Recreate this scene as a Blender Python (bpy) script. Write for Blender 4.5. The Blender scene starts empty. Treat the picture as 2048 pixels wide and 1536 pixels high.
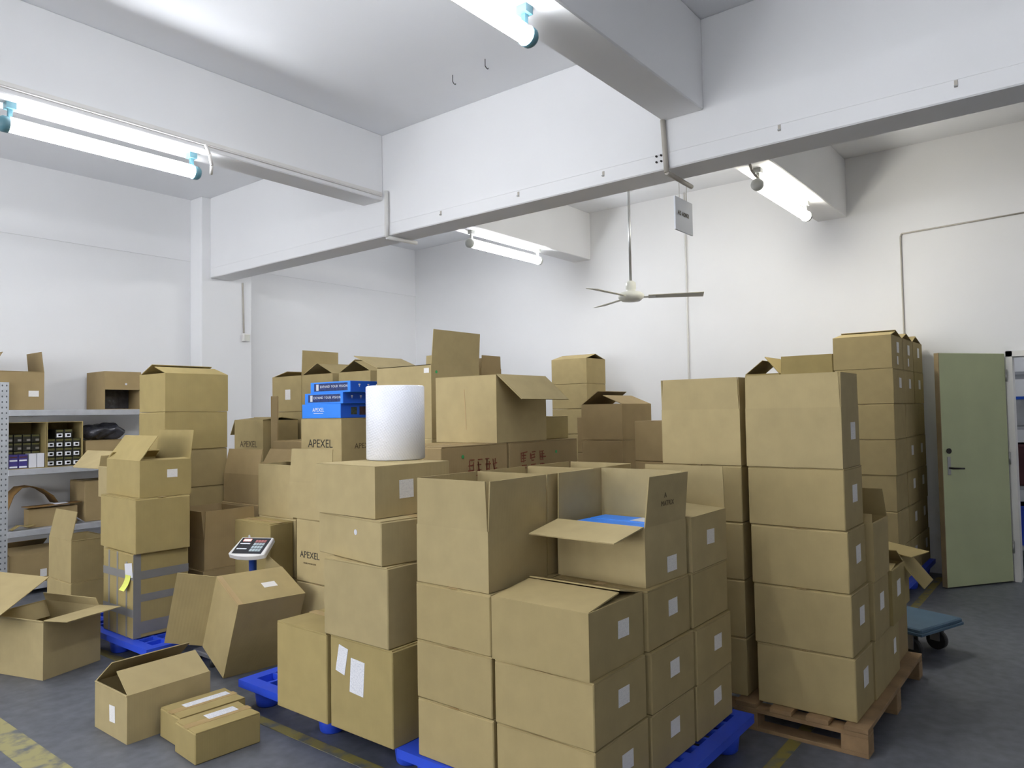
import bpy, bmesh, math, random
from mathutils import Vector, Matrix, Euler

random.seed(7)
S = bpy.context.scene
C = S.collection

# ------------------------------------------------------------------ camera
YAW, PITCH, ROLL, FPX = 0.90142317, 0.03929949, -0.0165056, 1474.34
fwd = Vector((math.sin(YAW) * math.cos(PITCH), math.cos(YAW) * math.cos(PITCH), math.sin(PITCH)))
rgt = Vector((math.cos(YAW), -math.sin(YAW), 0))
upv = rgt.cross(fwd)
r2 = rgt * math.cos(ROLL) + upv * math.sin(ROLL)
u2 = -rgt * math.sin(ROLL) + upv * math.cos(ROLL)
cam_d = bpy.data.cameras.new('camera')
cam = bpy.data.objects.new('camera', cam_d)
C.objects.link(cam)
cam_d.sensor_width = 36.0
cam_d.lens = FPX / 2048.0 * 36.0
cam_d.clip_start = 0.05
m = Matrix((r2, u2, -fwd)).transposed().to_4x4()
m.translation = Vector((0, 0, 1.6))
cam.matrix_world = m
S.camera = cam

# ------------------------------------------------------------------ world and exposure
w = bpy.data.worlds.new('world')
S.world = w
w.use_nodes = True
w.node_tree.nodes['Background'].inputs[0].default_value = (0.95, 0.97, 1.0, 1)
w.node_tree.nodes['Background'].inputs[1].default_value = 9.0
S.view_settings.view_transform = 'Standard'
S.view_settings.look = 'None'
S.view_settings.gamma = 1.0
S.view_settings.use_curve_mapping = False
S.view_settings.exposure = 0.12
TUBE_POWER = 62.0

# ------------------------------------------------------------------ materials
def lin(r, g, b):
    f = lambda v: v / 12.92 if v <= 0.04045 else ((v + 0.055) / 1.055) ** 2.4
    return (f(r / 255), f(g / 255), f(b / 255), 1)

def newmat(name):
    mt = bpy.data.materials.new(name)
    mt.use_nodes = True
    nt = mt.node_tree
    return mt, nt, nt.nodes['Principled BSDF']

def nd(nt, kind, **kw):
    n = nt.nodes.new(kind)
    for k, v in kw.items():
        setattr(n, k, v)
    return n

def plain(name, col, rough=0.6, metal=0.0, noise=0.08, scale=6.0, bump=0.0, bscale=80.0, rnd=0.0, spec=None):
    """a colour with soft mottling, fine relief and a small change from object to object"""
    mt, nt, bs = newmat(name)
    tc = nd(nt, 'ShaderNodeTexCoord')
    nz = nd(nt, 'ShaderNodeTexNoise')
    nz.inputs['Scale'].default_value = scale
    nz.inputs['Detail'].default_value = 4
    nt.links.new(tc.outputs['Object'], nz.inputs['Vector'])
    mp = nd(nt, 'ShaderNodeMapRange')
    mp.inputs['From Min'].default_value = 0.3
    mp.inputs['From Max'].default_value = 0.7
    mp.inputs['To Min'].default_value = 1 - noise
    mp.inputs['To Max'].default_value = 1 + noise
    nt.links.new(nz.outputs['Fac'], mp.inputs['Value'])
    val = mp.outputs['Result']
    if rnd:
        oi = nd(nt, 'ShaderNodeObjectInfo')
        m2 = nd(nt, 'ShaderNodeMapRange')
        m2.inputs['To Min'].default_value = 1 - rnd
        m2.inputs['To Max'].default_value = 1 + rnd
        nt.links.new(oi.outputs['Random'], m2.inputs['Value'])
        mu = nd(nt, 'ShaderNodeMath', operation='MULTIPLY')
        nt.links.new(val, mu.inputs[0])
        nt.links.new(m2.outputs['Result'], mu.inputs[1])
        val = mu.outputs[0]
    vm = nd(nt, 'ShaderNodeVectorMath', operation='SCALE')
    vm.inputs[0].default_value = col[:3]
    nt.links.new(val, vm.inputs['Scale'])
    nt.links.new(vm.outputs['Vector'], bs.inputs['Base Color'])
    bs.inputs['Roughness'].default_value = rough
    bs.inputs['Metallic'].default_value = metal
    if spec is not None:
        bs.inputs['Specular IOR Level'].default_value = spec
    if bump:
        n2 = nd(nt, 'ShaderNodeTexNoise')
        n2.inputs['Scale'].default_value = bscale
        nt.links.new(tc.outputs['Object'], n2.inputs['Vector'])
        bp = nd(nt, 'ShaderNodeBump')
        bp.inputs['Strength'].default_value = bump
        bp.inputs['Distance'].default_value = 0.01
        nt.links.new(n2.outputs['Fac'], bp.inputs['Height'])
        nt.links.new(bp.outputs['Normal'], bs.inputs['Normal'])
    return mt

def cardboard(name, col, rnd=0.05):
    """kraft board: fibre mottling, faint vertical flutes"""
    mt = plain(name, col, rough=0.82, noise=0.05, scale=9, rnd=rnd, spec=0.25)
    nt = mt.node_tree
    bs = nt.nodes['Principled BSDF']
    tc = nd(nt, 'ShaderNodeTexCoord')
    sp = nd(nt, 'ShaderNodeSeparateXYZ')
    nt.links.new(tc.outputs['Object'], sp.inputs[0])
    ad = nd(nt, 'ShaderNodeMath', operation='ADD')
    nt.links.new(sp.outputs['X'], ad.inputs[0])
    nt.links.new(sp.outputs['Y'], ad.inputs[1])
    mu = nd(nt, 'ShaderNodeMath', operation='MULTIPLY')
    mu.inputs[1].default_value = 2 * math.pi / 0.008
    nt.links.new(ad.outputs[0], mu.inputs[0])
    sn = nd(nt, 'ShaderNodeMath', operation='SINE')
    nt.links.new(mu.outputs[0], sn.inputs[0])
    bp = nd(nt, 'ShaderNodeBump')
    bp.inputs['Strength'].default_value = 0.06
    bp.inputs['Distance'].default_value = 0.002
    nt.links.new(sn.outputs[0], bp.inputs['Height'])
    nt.links.new(bp.outputs['Normal'], bs.inputs['Normal'])
    return mt

def printed(name, base, ink, period, amount):
    """paper with rows of small print"""
    mt, nt, bs = newmat(name)
    tc = nd(nt, 'ShaderNodeTexCoord')
    sp = nd(nt, 'ShaderNodeSeparateXYZ')
    nt.links.new(tc.outputs['Generated'], sp.inputs[0])
    mx = nd(nt, 'ShaderNodeMath', operation='MAXIMUM')
    w1 = nd(nt, 'ShaderNodeTexWave', wave_type='BANDS', bands_direction='Z')
    w1.inputs['Scale'].default_value = period
    nt.links.new(tc.outputs['Generated'], w1.inputs['Vector'])
    nz = nd(nt, 'ShaderNodeTexNoise')
    nz.inputs['Scale'].default_value = period * 2.2
    nt.links.new(tc.outputs['Generated'], nz.inputs['Vector'])
    gt = nd(nt, 'ShaderNodeMath', operation='GREATER_THAN')
    gt.inputs[1].default_value = 0.62
    nt.links.new(w1.outputs['Fac'], gt.inputs[0])
    g2 = nd(nt, 'ShaderNodeMath', operation='GREATER_THAN')
    g2.inputs[1].default_value = 0.5
    nt.links.new(nz.outputs['Fac'], g2.inputs[0])
    mu = nd(nt, 'ShaderNodeMath', operation='MULTIPLY')
    nt.links.new(gt.outputs[0], mu.inputs[0])
    nt.links.new(g2.outputs[0], mu.inputs[1])
    m3 = nd(nt, 'ShaderNodeMath', operation='MULTIPLY')
    m3.inputs[1].default_value = amount
    nt.links.new(mu.outputs[0], m3.inputs[0])
    mi = nd(nt, 'ShaderNodeMix', data_type='RGBA')
    mi.inputs['A'].default_value = base
    mi.inputs['B'].default_value = ink
    nt.links.new(m3.outputs[0], mi.inputs['Factor'])
    nt.links.new(mi.outputs['Result'], bs.inputs['Base Color'])
    bs.inputs['Roughness'].default_value = 0.6
    return mt

def emis(name, col, strength):
    mt, nt, bs = newmat(name)
    bs.inputs['Base Color'].default_value = (0.8, 0.8, 0.8, 1)
    bs.inputs['Emission Color'].default_value = col
    bs.inputs['Emission Strength'].default_value = strength
    return mt

def floor_mat():
    mt, nt, bs = newmat('painted concrete')
    tc = nd(nt, 'ShaderNodeTexCoord')
    n1 = nd(nt, 'ShaderNodeTexNoise'); n1.inputs['Scale'].default_value = 0.9; n1.inputs['Detail'].default_value = 6
    n2 = nd(nt, 'ShaderNodeTexNoise'); n2.inputs['Scale'].default_value = 14; n2.inputs['Detail'].default_value = 8
    for n in (n1, n2):
        nt.links.new(tc.outputs['Object'], n.inputs['Vector'])
    mi = nd(nt, 'ShaderNodeMath', operation='MULTIPLY_ADD')
    mi.inputs[1].default_value = 0.55
    nt.links.new(n2.outputs['Fac'], mi.inputs[0])
    m0 = nd(nt, 'ShaderNodeMath', operation='MULTIPLY'); m0.inputs[1].default_value = 0.45
    nt.links.new(n1.outputs['Fac'], m0.inputs[0])
    nt.links.new(m0.outputs[0], mi.inputs[2])
    cr = nd(nt, 'ShaderNodeValToRGB')
    cr.color_ramp.elements[0].position = 0.35; cr.color_ramp.elements[0].color = lin(80, 83, 91)
    cr.color_ramp.elements[1].position = 0.66; cr.color_ramp.elements[1].color = lin(108, 111, 119)
    nt.links.new(mi.outputs[0], cr.inputs['Fac'])
    nt.links.new(cr.outputs['Color'], bs.inputs['Base Color'])
    bs.inputs['Roughness'].default_value = 0.5
    bp = nd(nt, 'ShaderNodeBump'); bp.inputs['Strength'].default_value = 0.08; bp.inputs['Distance'].default_value = 0.01
    nt.links.new(n2.outputs['Fac'], bp.inputs['Height'])
    nt.links.new(bp.outputs['Normal'], bs.inputs['Normal'])
    return mt

def worn_paint(name, col, under):
    mt, nt, bs = newmat(name)
    tc = nd(nt, 'ShaderNodeTexCoord')
    n1 = nd(nt, 'ShaderNodeTexNoise'); n1.inputs['Scale'].default_value = 11; n1.inputs['Detail'].default_value = 8
    nt.links.new(tc.outputs['Object'], n1.inputs['Vector'])
    cr = nd(nt, 'ShaderNodeValToRGB')
    cr.color_ramp.elements[0].position = 0.34; cr.color_ramp.elements[0].color = under
    cr.color_ramp.elements[1].position = 0.52; cr.color_ramp.elements[1].color = col
    nt.links.new(n1.outputs['Fac'], cr.inputs['Fac'])
    nt.links.new(cr.outputs['Color'], bs.inputs['Base Color'])
    bs.inputs['Roughness'].default_value = 0.6
    return mt

def perforated():
    mt = plain('galvanised steel', lin(190, 194, 200), rough=0.45, metal=0.35, noise=0.1, scale=14)
    nt = mt.node_tree
    bs = nt.nodes['Principled BSDF']
    src = bs.inputs['Base Color'].links[0].from_socket
    tc = nd(nt, 'ShaderNodeTexCoord')
    vo = nd(nt, 'ShaderNodeVectorMath', operation='MULTIPLY')
    vo.inputs[1].default_value = (1 / 0.034, 1 / 0.034, 1 / 0.05)
    nt.links.new(tc.outputs['Object'], vo.inputs[0])
    fr = nd(nt, 'ShaderNodeVectorMath', operation='FRACTION')
    nt.links.new(vo.outputs[0], fr.inputs[0])
    su = nd(nt, 'ShaderNodeVectorMath', operation='SUBTRACT'); su.inputs[1].default_value = (0.5, 0.5, 0.5)
    nt.links.new(fr.outputs[0], su.inputs[0])
    sx = nd(nt, 'ShaderNodeSeparateXYZ'); nt.links.new(su.outputs[0], sx.inputs[0])
    cx = nd(nt, 'ShaderNodeCombineXYZ')
    nt.links.new(sx.outputs['X'], cx.inputs['X']); nt.links.new(sx.outputs['Z'], cx.inputs['Y'])
    le = nd(nt, 'ShaderNodeVectorMath', operation='LENGTH'); nt.links.new(cx.outputs[0], le.inputs[0])
    lt = nd(nt, 'ShaderNodeMath', operation='LESS_THAN'); lt.inputs[1].default_value = 0.17
    nt.links.new(le.outputs['Value'], lt.inputs[0])
    mi = nd(nt, 'ShaderNodeMix', data_type='RGBA')
    mi.inputs['B'].default_value = lin(90, 94, 100)
    nt.links.new(src, mi.inputs['A']); nt.links.new(lt.outputs[0], mi.inputs['Factor'])
    nt.links.new(mi.outputs['Result'], bs.inputs['Base Color'])
    return mt

def wrap_mat(name, base, alpha_rough):
    """bubble wrap: diagonal rows of small domes"""
    mt, nt, bs = newmat(name)
    tc = nd(nt, 'ShaderNodeTexCoord')
    mp = nd(nt, 'ShaderNodeMapping')
    mp.inputs['Rotation'].default_value = (0.3, 0.5, 0.78)
    mp.inputs['Scale'].default_value = (90, 90, 90)
    nt.links.new(tc.outputs['Object'], mp.inputs['Vector'])
    vo = nd(nt, 'ShaderNodeTexVoronoi'); vo.inputs['Randomness'].default_value = 0.15; vo.inputs['Scale'].default_value = 1.0
    nt.links.new(mp.outputs[0], vo.inputs['Vector'])
    bp = nd(nt, 'ShaderNodeBump'); bp.inputs['Strength'].default_value = 0.55; bp.inputs['Distance'].default_value = 0.004; bp.invert = True
    nt.links.new(vo.outputs['Distance'], bp.inputs['Height'])
    nt.links.new(bp.outputs['Normal'], bs.inputs['Normal'])
    bs.inputs['Base Color'].default_value = base
    bs.inputs['Roughness'].default_value = alpha_rough
    bs.inputs['Subsurface Weight'].default_value = 0.2
    bs.inputs['Subsurface Radius'].default_value = (0.02, 0.02, 0.02)
    return mt

WALL = plain('white wall paint', lin(236, 236, 237), rough=0.85, noise=0.025, scale=0.8, bump=0.03, bscale=40)
CEIL = plain('ceiling paint', lin(238, 239, 242), rough=0.9, noise=0.03, scale=0.6, bump=0.03, bscale=30)
FLOOR = floor_mat()
YELLOW = worn_paint('worn yellow floor paint', lin(140, 128, 66), lin(96, 98, 98))
CREAM = worn_paint('worn cream floor paint', lin(160, 152, 104), lin(96, 99, 104))
CARD = [cardboard('kraft board', lin(169, 151, 107)), cardboard('kraft board pale', lin(174, 157, 115)),
        cardboard('kraft board warm', lin(160, 139, 100)), cardboard('kraft board yellow', lin(165, 147, 98))]
INSIDE = cardboard('kraft board inner side', lin(186, 164, 122))
TAPE = plain('clear brown tape', lin(176, 150, 104), rough=0.3, noise=0.04, spec=0.5)
GREYTAPE = plain('grey tape', lin(128, 126, 124), rough=0.45, noise=0.08)
PAPER = plain('white paper', lin(214, 214, 220), rough=0.7, noise=0.03)
LABELM = printed('label print', lin(236, 233, 230), lin(170, 168, 175), 5.0, 0.35)
SHEETM = printed('sheet print', lin(232, 232, 236), lin(150, 156, 176), 9.0, 0.45)
INK = plain('black print', lin(52, 50, 44), rough=0.8, noise=0.1)
FADED = plain('faded print', lin(92, 78, 54), rough=0.8, noise=0.2)
REDINK = plain('red stamp ink', lin(126, 66, 46), rough=0.85, noise=0.3, scale=60)
GREEN = plain('green sticker', lin(50, 160, 90), rough=0.5)
NOTE = plain('yellow note', lin(226, 232, 110), rough=0.7)
PBLUE = plain('blue moulded plastic', lin(44, 80, 214), rough=0.42, noise=0.06)
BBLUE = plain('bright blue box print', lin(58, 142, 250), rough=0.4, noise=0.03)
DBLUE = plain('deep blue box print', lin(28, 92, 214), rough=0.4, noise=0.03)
NAVY = plain('dark picture print', lin(40, 58, 110), rough=0.4, noise=0.5, scale=40)
PIC_G = plain('green picture print', lin(62, 70, 58), rough=0.4, noise=0.5, scale=60)
PIC_R = plain('dark red picture print', lin(60, 42, 50), rough=0.4, noise=0.6, scale=60)
WHITEPRINT = plain('white print', lin(235, 238, 245), rough=0.5, noise=0.02)
WOOD = plain('pallet wood', lin(142, 114, 80), rough=0.8, noise=0.22, scale=9, bump=0.15, rnd=0.12)
STEEL = perforated()
SHELFM = plain('shelf steel', lin(188, 190, 196), rough=0.45, metal=0.3, noise=0.1, scale=10)
DOORM = plain('sage green door paint', lin(194, 201, 158), rough=0.5, noise=0.05, scale=3)
DOORE = plain('door edge wood', lin(150, 132, 100), rough=0.6, noise=0.12)
DARKM = plain('dark metal', lin(48, 44, 42), rough=0.45, metal=0.6)
CHROME = plain('brushed steel', lin(170, 170, 170), rough=0.35, metal=0.8)
FANM = plain('fan enamel', lin(206, 206, 196), rough=0.4, noise=0.03)
FANB = plain('fan blade enamel', lin(176, 172, 156), rough=0.45, noise=0.04)
PVC = plain('white pvc conduit', lin(226, 224, 220), rough=0.5, noise=0.03)
CABLE = plain('grey cable', lin(184, 178, 168), rough=0.6)
TEAL = plain('teal lamp cap plastic', lin(86, 128, 140), rough=0.45)
GREYCAP = plain('grey lamp cap plastic', lin(200, 202, 198), rough=0.45)
TUBE = emis('lit lamp tube', (0.93, 0.96, 1.0, 1), TUBE_POWER)
TUBEW = emis('lit lamp tube warm white', (1.0, 0.97, 0.86, 1), TUBE_POWER * 0.85)
WRAP = wrap_mat('bubble wrap', lin(236, 238, 246), 0.32)
DARKWRAP = plain('dark plastic film', lin(62, 62, 68), rough=0.22, noise=0.3, scale=20, bump=0.6, bscale=25)
BROWNOLD = cardboard('old brown board', lin(130, 100, 58))
DARKPACK = plain('dark printed pack', lin(38, 38, 30), rough=0.45, noise=0.3, scale=30)
OLIVEPACK = plain('olive printed pack', lin(92, 90, 46), rough=0.45, noise=0.3, scale=30)
PURPLE = plain('purple printed pack', lin(64, 56, 128), rough=0.45, noise=0.1)
CARTM = plain('cart blue rubber deck', lin(72, 100, 122), rough=0.6, noise=0.1)
RUBBER = plain('black rubber', lin(28, 28, 28), rough=0.6)
DISPLAYM = plain('scale display panel', lin(44, 46, 52), rough=0.25)
LED = emis('red led digits', (1.0, 0.08, 0.05, 1), 1.6)
SCALEWHITE = plain('scale head plastic', lin(226, 224, 222), rough=0.4)
KEYM = plain('scale keys', lin(176, 190, 196), rough=0.5)
KEYR = plain('scale red keys', lin(170, 104, 104), rough=0.5)
SCALEBLUE = plain('scale post blue', lin(28, 62, 140), rough=0.4)
CLOUDY = plain('cloudy plastic bag', lin(186, 188, 190), rough=0.35, noise=0.15, bump=0.4, bscale=30)
MAROON = plain('maroon bag', lin(86, 44, 48), rough=0.6, noise=0.2)

# ------------------------------------------------------------------ mesh helpers
def bm_box(bm, x0, y0, z0, x1, y1, z1, M=None):
    vs = [bm.verts.new(Vector((x, y, z)) if M is None else M @ Vector((x, y, z)))
          for x in (x0, x1) for y in (y0, y1) for z in (z0, z1)]
    a = vs
    for q in ((0, 1, 3, 2), (4, 6, 7, 5), (0, 4, 5, 1), (2, 3, 7, 6), (0, 2, 6, 4), (1, 5, 7, 3)):
        bm.faces.new([a[i] for i in q])
    return vs

def bm_cyl(bm, p0, p1, r0, r1=None, n=16, caps=True):
    r1 = r0 if r1 is None else r1
    p0, p1 = Vector(p0), Vector(p1)
    d = (p1 - p0).normalized()
    a = d.orthogonal().normalized()
    b = d.cross(a)
    A, B = [], []
    for i in range(n):
        t = 2 * math.pi * i / n
        o = a * math.cos(t) + b * math.sin(t)
        A.append(bm.verts.new(p0 + o * r0)); B.append(bm.verts.new(p1 + o * r1))
    for i in range(n):
        j = (i + 1) % n
        f = bm.faces.new((A[i], A[j], B[j], B[i])); f.smooth = True
    if caps:
        bm.faces.new(A[::-1]); bm.faces.new(B)

def bm_lathe(bm, prof, n=20, M=None):
    rings = []
    for r, z in prof:
        ring = []
        for i in range(n):
            t = 2 * math.pi * i / n
            v = Vector((r * math.cos(t), r * math.sin(t), z))
            ring.append(bm.verts.new(v if M is None else M @ v))
        rings.append(ring)
    for a, b in zip(rings, rings[1:]):
        for i in range(n):
            j = (i + 1) % n
            f = bm.faces.new((a[i], a[j], b[j], b[i])); f.smooth = True
    bm.faces.new(rings[0][::-1]); bm.faces.new(rings[-1])

def bm_tube(bm, pts, r, n=8):
    for a, b in zip(pts, pts[1:]):
        bm_cyl(bm, a, b, r, n=n)

def mesh_of(bm, name, bevel=0.0):
    if bevel:
        bmesh.ops.bevel(bm, geom=bm.edges[:], offset=bevel, segments=1, affect='EDGES', clamp_overlap=True)
    bmesh.ops.recalc_face_normals(bm, faces=bm.faces[:])
    me = bpy.data.meshes.new(name)
    bm.to_mesh(me); bm.free()
    return me

def obj(name, bm, mat, parent=None, bevel=0.0, label=None):
    me = bm if isinstance(bm, bpy.types.Mesh) else mesh_of(bm, name, bevel)
    o = bpy.data.objects.new(name, me)
    if not me.materials:
        me.materials.append(mat)
    C.objects.link(o)
    if parent is not None:
        o.parent = parent
    if label:
        o['label'] = label
    return o

def boxbm(*a):
    bm = bmesh.new(); bm_box(bm, *a); return bm

def thing(name, label, cat, loc=(0, 0, 0), rotz=0.0, group=None):
    o = bpy.data.objects.new(name, None)
    o.empty_display_size = 0.05
    C.objects.link(o)
    o.location = loc
    o.rotation_euler = (0, 0, rotz)
    o['label'] = label; o['category'] = cat
    if group:
        o['group'] = group
    return o

def struct(name, bm, mat, label=None, parent=None, bevel=0.0):
    o = obj(name, bm, mat, parent, bevel)
    if parent is None:
        o['kind'] = 'structure'
    if label:
        o['label'] = label
    return o

_txt = {}
def text_mesh(s, size, mat, spacing=1.0):
    key = (s, size, mat.name, spacing)
    if key not in _txt:
        cu = bpy.data.curves.new('lettering', 'FONT')
        cu.body = s; cu.size = size; cu.align_x = 'CENTER'; cu.align_y = 'CENTER'
        cu.space_character = spacing
        cu.extrude = 0.0004
        cu.resolution_u = 3
        t = bpy.data.objects.new('lettering', cu)
        me = bpy.data.meshes.new_from_object(t)
        bpy.data.objects.remove(t)
        me.name = 'lettering'
        me.materials.clear(); me.materials.append(mat)
        _txt[key] = me
    return _txt[key]

# ------------------------------------------------------------------ the room
XB, YL, ZC = 8.10, 8.317, 4.18
X0, Y0 = -5.5, -5.0
floor = struct('floor', boxbm(X0 - .2, Y0 - .2, -0.15, 11.2, YL + .2, 0), FLOOR, 'grey painted concrete warehouse floor')
struct('ceiling', boxbm(X0 - .2, Y0 - .2, ZC, XB + .2, YL + .2, ZC + .15), CEIL, 'white painted concrete ceiling')
struct('wall_left', boxbm(X0 - .2, YL, 0, XB + .2, YL + .2, ZC), WALL, 'white wall behind the metal rack')
DY0, DY1, DZ = -0.27, 0.635, 2.09
bm = bmesh.new()
bm_box(bm, XB, DY1, 0, XB + .2, YL, ZC)
bm_box(bm, XB, Y0 - .2, 0, XB + .2, DY0, ZC)
bm_box(bm, XB, DY0, DZ, XB + .2, DY1, ZC)
bmesh.ops.remove_doubles(bm, verts=bm.verts[:], dist=1e-5)
struct('wall_back', bm, WALL, 'white wall with the green door')
struct('wall_right', boxbm(X0 - .2, Y0 - .2, 0, XB, Y0, ZC), WALL)
# wall behind the camera; its unseen windows are added to let in sky light
ADDED_WINS = ((1.0, 2.8), (3.3, 5.1), (5.6, 7.4)); WZ0, WZ1 = 1.0, 3.1
bm = bmesh.new()
bm_box(bm, X0 - .2, Y0, 0, X0, YL, WZ0); bm_box(bm, X0 - .2, Y0, WZ1, X0, YL, ZC)
edges = [Y0] + [v for w_ in ADDED_WINS for v in w_] + [YL]
for a_, b_ in zip(edges[0::2], edges[1::2]):
    bm_box(bm, X0 - .2, a_, WZ0, X0, b_, WZ1)
struct('wall_front', bm, WALL)
for i_, (a_, b_) in enumerate(ADDED_WINS):
    bm = bmesh.new()
    for (ya_, yb_, za_, zb_) in ((a_, a_ + .04, WZ0, WZ1), (b_ - .04, b_, WZ0, WZ1), (a_ + .04, b_ - .04, WZ0, WZ0 + .04), (a_ + .04, b_ - .04, WZ1 - .04, WZ1), ((a_ + b_) / 2 - .02, (a_ + b_) / 2 + .02, WZ0 + .04, WZ1 - .04)):
        bm_box(bm, X0 - .13, ya_, za_, X0 - .08, yb_, zb_)
    struct('window_%d' % (i_ + 1), bm, CHROME, 'unseen steel-framed window added behind the aisle to let in light')
MBX0, MBX1, MBZ = 4.54, 4.82, 3.236
struct('ceiling_beam_1', boxbm(MBX0, Y0, MBZ, MBX1, 8.067, ZC), WALL, 'deep main ceiling beam with clips', bevel=0.008)
k = 2
for (ya, yb) in ((5.07, 5.335), (1.95, 2.245), (-1.15, -.86)):
    for (xa, xb) in ((X0, MBX0), (MBX1, XB)):
        struct('ceiling_beam_%d' % k, boxbm(xa, ya, 3.568, xb, yb, ZC), WALL, bevel=0.008); k += 1
struct('column_1', boxbm(4.43, 8.067, 0, 5.08, YL, ZC), WALL, 'white column under the main beam', bevel=0.01)
struct('trim_1', boxbm(X0, YL - .012, 3.447, 4.43, YL, 3.462), WALL)
struct('trim_2', boxbm(5.08, YL - .012, 3.447, XB, YL, 3.462), WALL)
struct('trim_3', boxbm(MBX0 - .004, Y0, 3.345, MBX0, 8.067, 3.352), WALL)

# painted lines on the floor
def line(x0, y0, x1, y1, mat):
    o = struct('floor_marking', boxbm(x0, y0, 0.0, x1, y1, 0.0025), mat, None)
    return o
line(2.235, 1.20, 2.295, 7.6, YELLOW)
line(1.30, 0.6, 1.44, 8.2, CREAM)
line(2.295, 1.165, 7.9, 1.225, YELLOW)

# ------------------------------------------------------------------ room behind the door
struct('wall_beyond_1', boxbm(11.0, -2.2, 0, 11.2, 2.6, 2.9), WALL)
struct('wall_beyond_2', boxbm(XB + .2, 2.5, 0, 11.0, 2.6, 2.9), WALL)
struct('wall_beyond_3', boxbm(XB + .2, -2.2, 0, 11.0, -2.1, 2.9), WALL)
struct('ceiling_beyond', boxbm(XB + .2, -2.2, 2.9, 11.2, 2.6, 3.0), CEIL)
bm = bmesh.new()
for (a, b) in ((DY0, DY0 + .05), (DY1 - .05, DY1)):
    bm_box(bm, XB - .015, a, 0, XB + .215, b, DZ)
bm_box(bm, XB - .015, DY0, DZ - .05, XB + .215, DY1, DZ)
bmesh.ops.remove_doubles(bm, verts=bm.verts[:], dist=1e-5)
struct('doorframe_1', bm, PVC, 'narrow frame round the doorway')

hx, hy = 8.055, 0.64
fx, fy = 7.435, 1.075
ang = math.atan2(fy - hy, fx - hx)
dw = math.hypot(fx - hx, fy - hy)
door = bpy.data.objects.new('door_1', None); C.objects.link(door)
door.location = (hx, hy, 0.012); door.rotation_euler = (0, 0, ang)
door['kind'] = 'structure'; door['label'] = 'sage green door leaf standing open with lever handle'
# local x runs from the hinge to the free edge; the face seen from the aisle is +y here
obj('door_leaf', boxbm(0, -0.045, 0, dw, 0.0, 2.055), DOORM, door, bevel=0.003)
obj('door_edge', boxbm(dw, -0.046, 0.0, dw + .006, 0.001, 2.055), DOORE, door)
bm = bmesh.new()
bm_box(bm, dw - .085, 0.0, .98, dw - .05, .006, 1.14)
obj('handle_plate', bm, CHROME, door, bevel=.002)
bm = bmesh.new()
bm_cyl(bm, (dw - .068, 0.005, 1.04), (dw - .068, .05, 1.04), .009, n=10)
bm_cyl(bm, (dw - .06, .05, 1.04), (dw - .185, .05, 1.035), .008, n=10)
obj('lever', bm, DARKM, door)
bm = bmesh.new(); bm_cyl(bm, (dw - .068, 0.0, 1.19), (dw - .068, .012, 1.19), .024, n=16)
obj('lock_cylinder', bm, DARKM, door)
for z in (.25, 1.05, 1.8):
    bm = bmesh.new(); bm_cyl(bm, (-.006, .004, z), (-.006, .004, z + .11), .009, n=10)
    obj('hinge', bm, CHROME, door)

# storage rack and goods in the next room, seen through the doorway
GB = 'goods in the next room'
t = thing('storage_rack', 'steel storage rack in the room beyond the green door', 'rack', (8.95, 0.42, 0))
for (px, py) in ((0, 0), (1.6, 0), (0, .5), (1.6, .5)):
    obj('post', boxbm(px - .02, py - .02, 0, px + .02, py + .02, 2.05), STEEL, t)
for z in (.15, .75, 1.35, 1.9):
    obj('shelf', boxbm(-.02, -.02, z, 1.62, .52, z + .03), SHELFM, t)
for (nm, lb, ct, mt, x, y, z, a, b, c) in (
        ('storage_bin', 'white bin with blue rim on rack beyond the door', 'bin', CLOUDY, 9.0, .46, 1.382, .4, .4, .3),
        ('storage_bin', 'maroon bin on middle shelf beyond the door', 'bin', MAROON, 9.0, .46, .782, .42, .4, .42),
        ('storage_bin', 'blue bin on lowest shelf beyond the door', 'bin', PBLUE, 9.0, .46, .182, .42, .4, .4)):
    o = thing(nm, lb, ct, (x, y, z), 0, GB)
    bm = bmesh.new()
    bm_box(bm, 0, 0, 0, a, b, c)
    for v in bm.verts:
        if v.co.z < .01:
            v.co.x = a / 2 + (v.co.x - a / 2) * .85; v.co.y = b / 2 + (v.co.y - b / 2) * .85
    obj('tub', bm, mt, o, bevel=.01)
    obj('rim', boxbm(-.01, -.01, c - .03, a + .01, b + .01, c), DBLUE if mt is CLOUDY else mt, o, bevel=.004)

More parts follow.
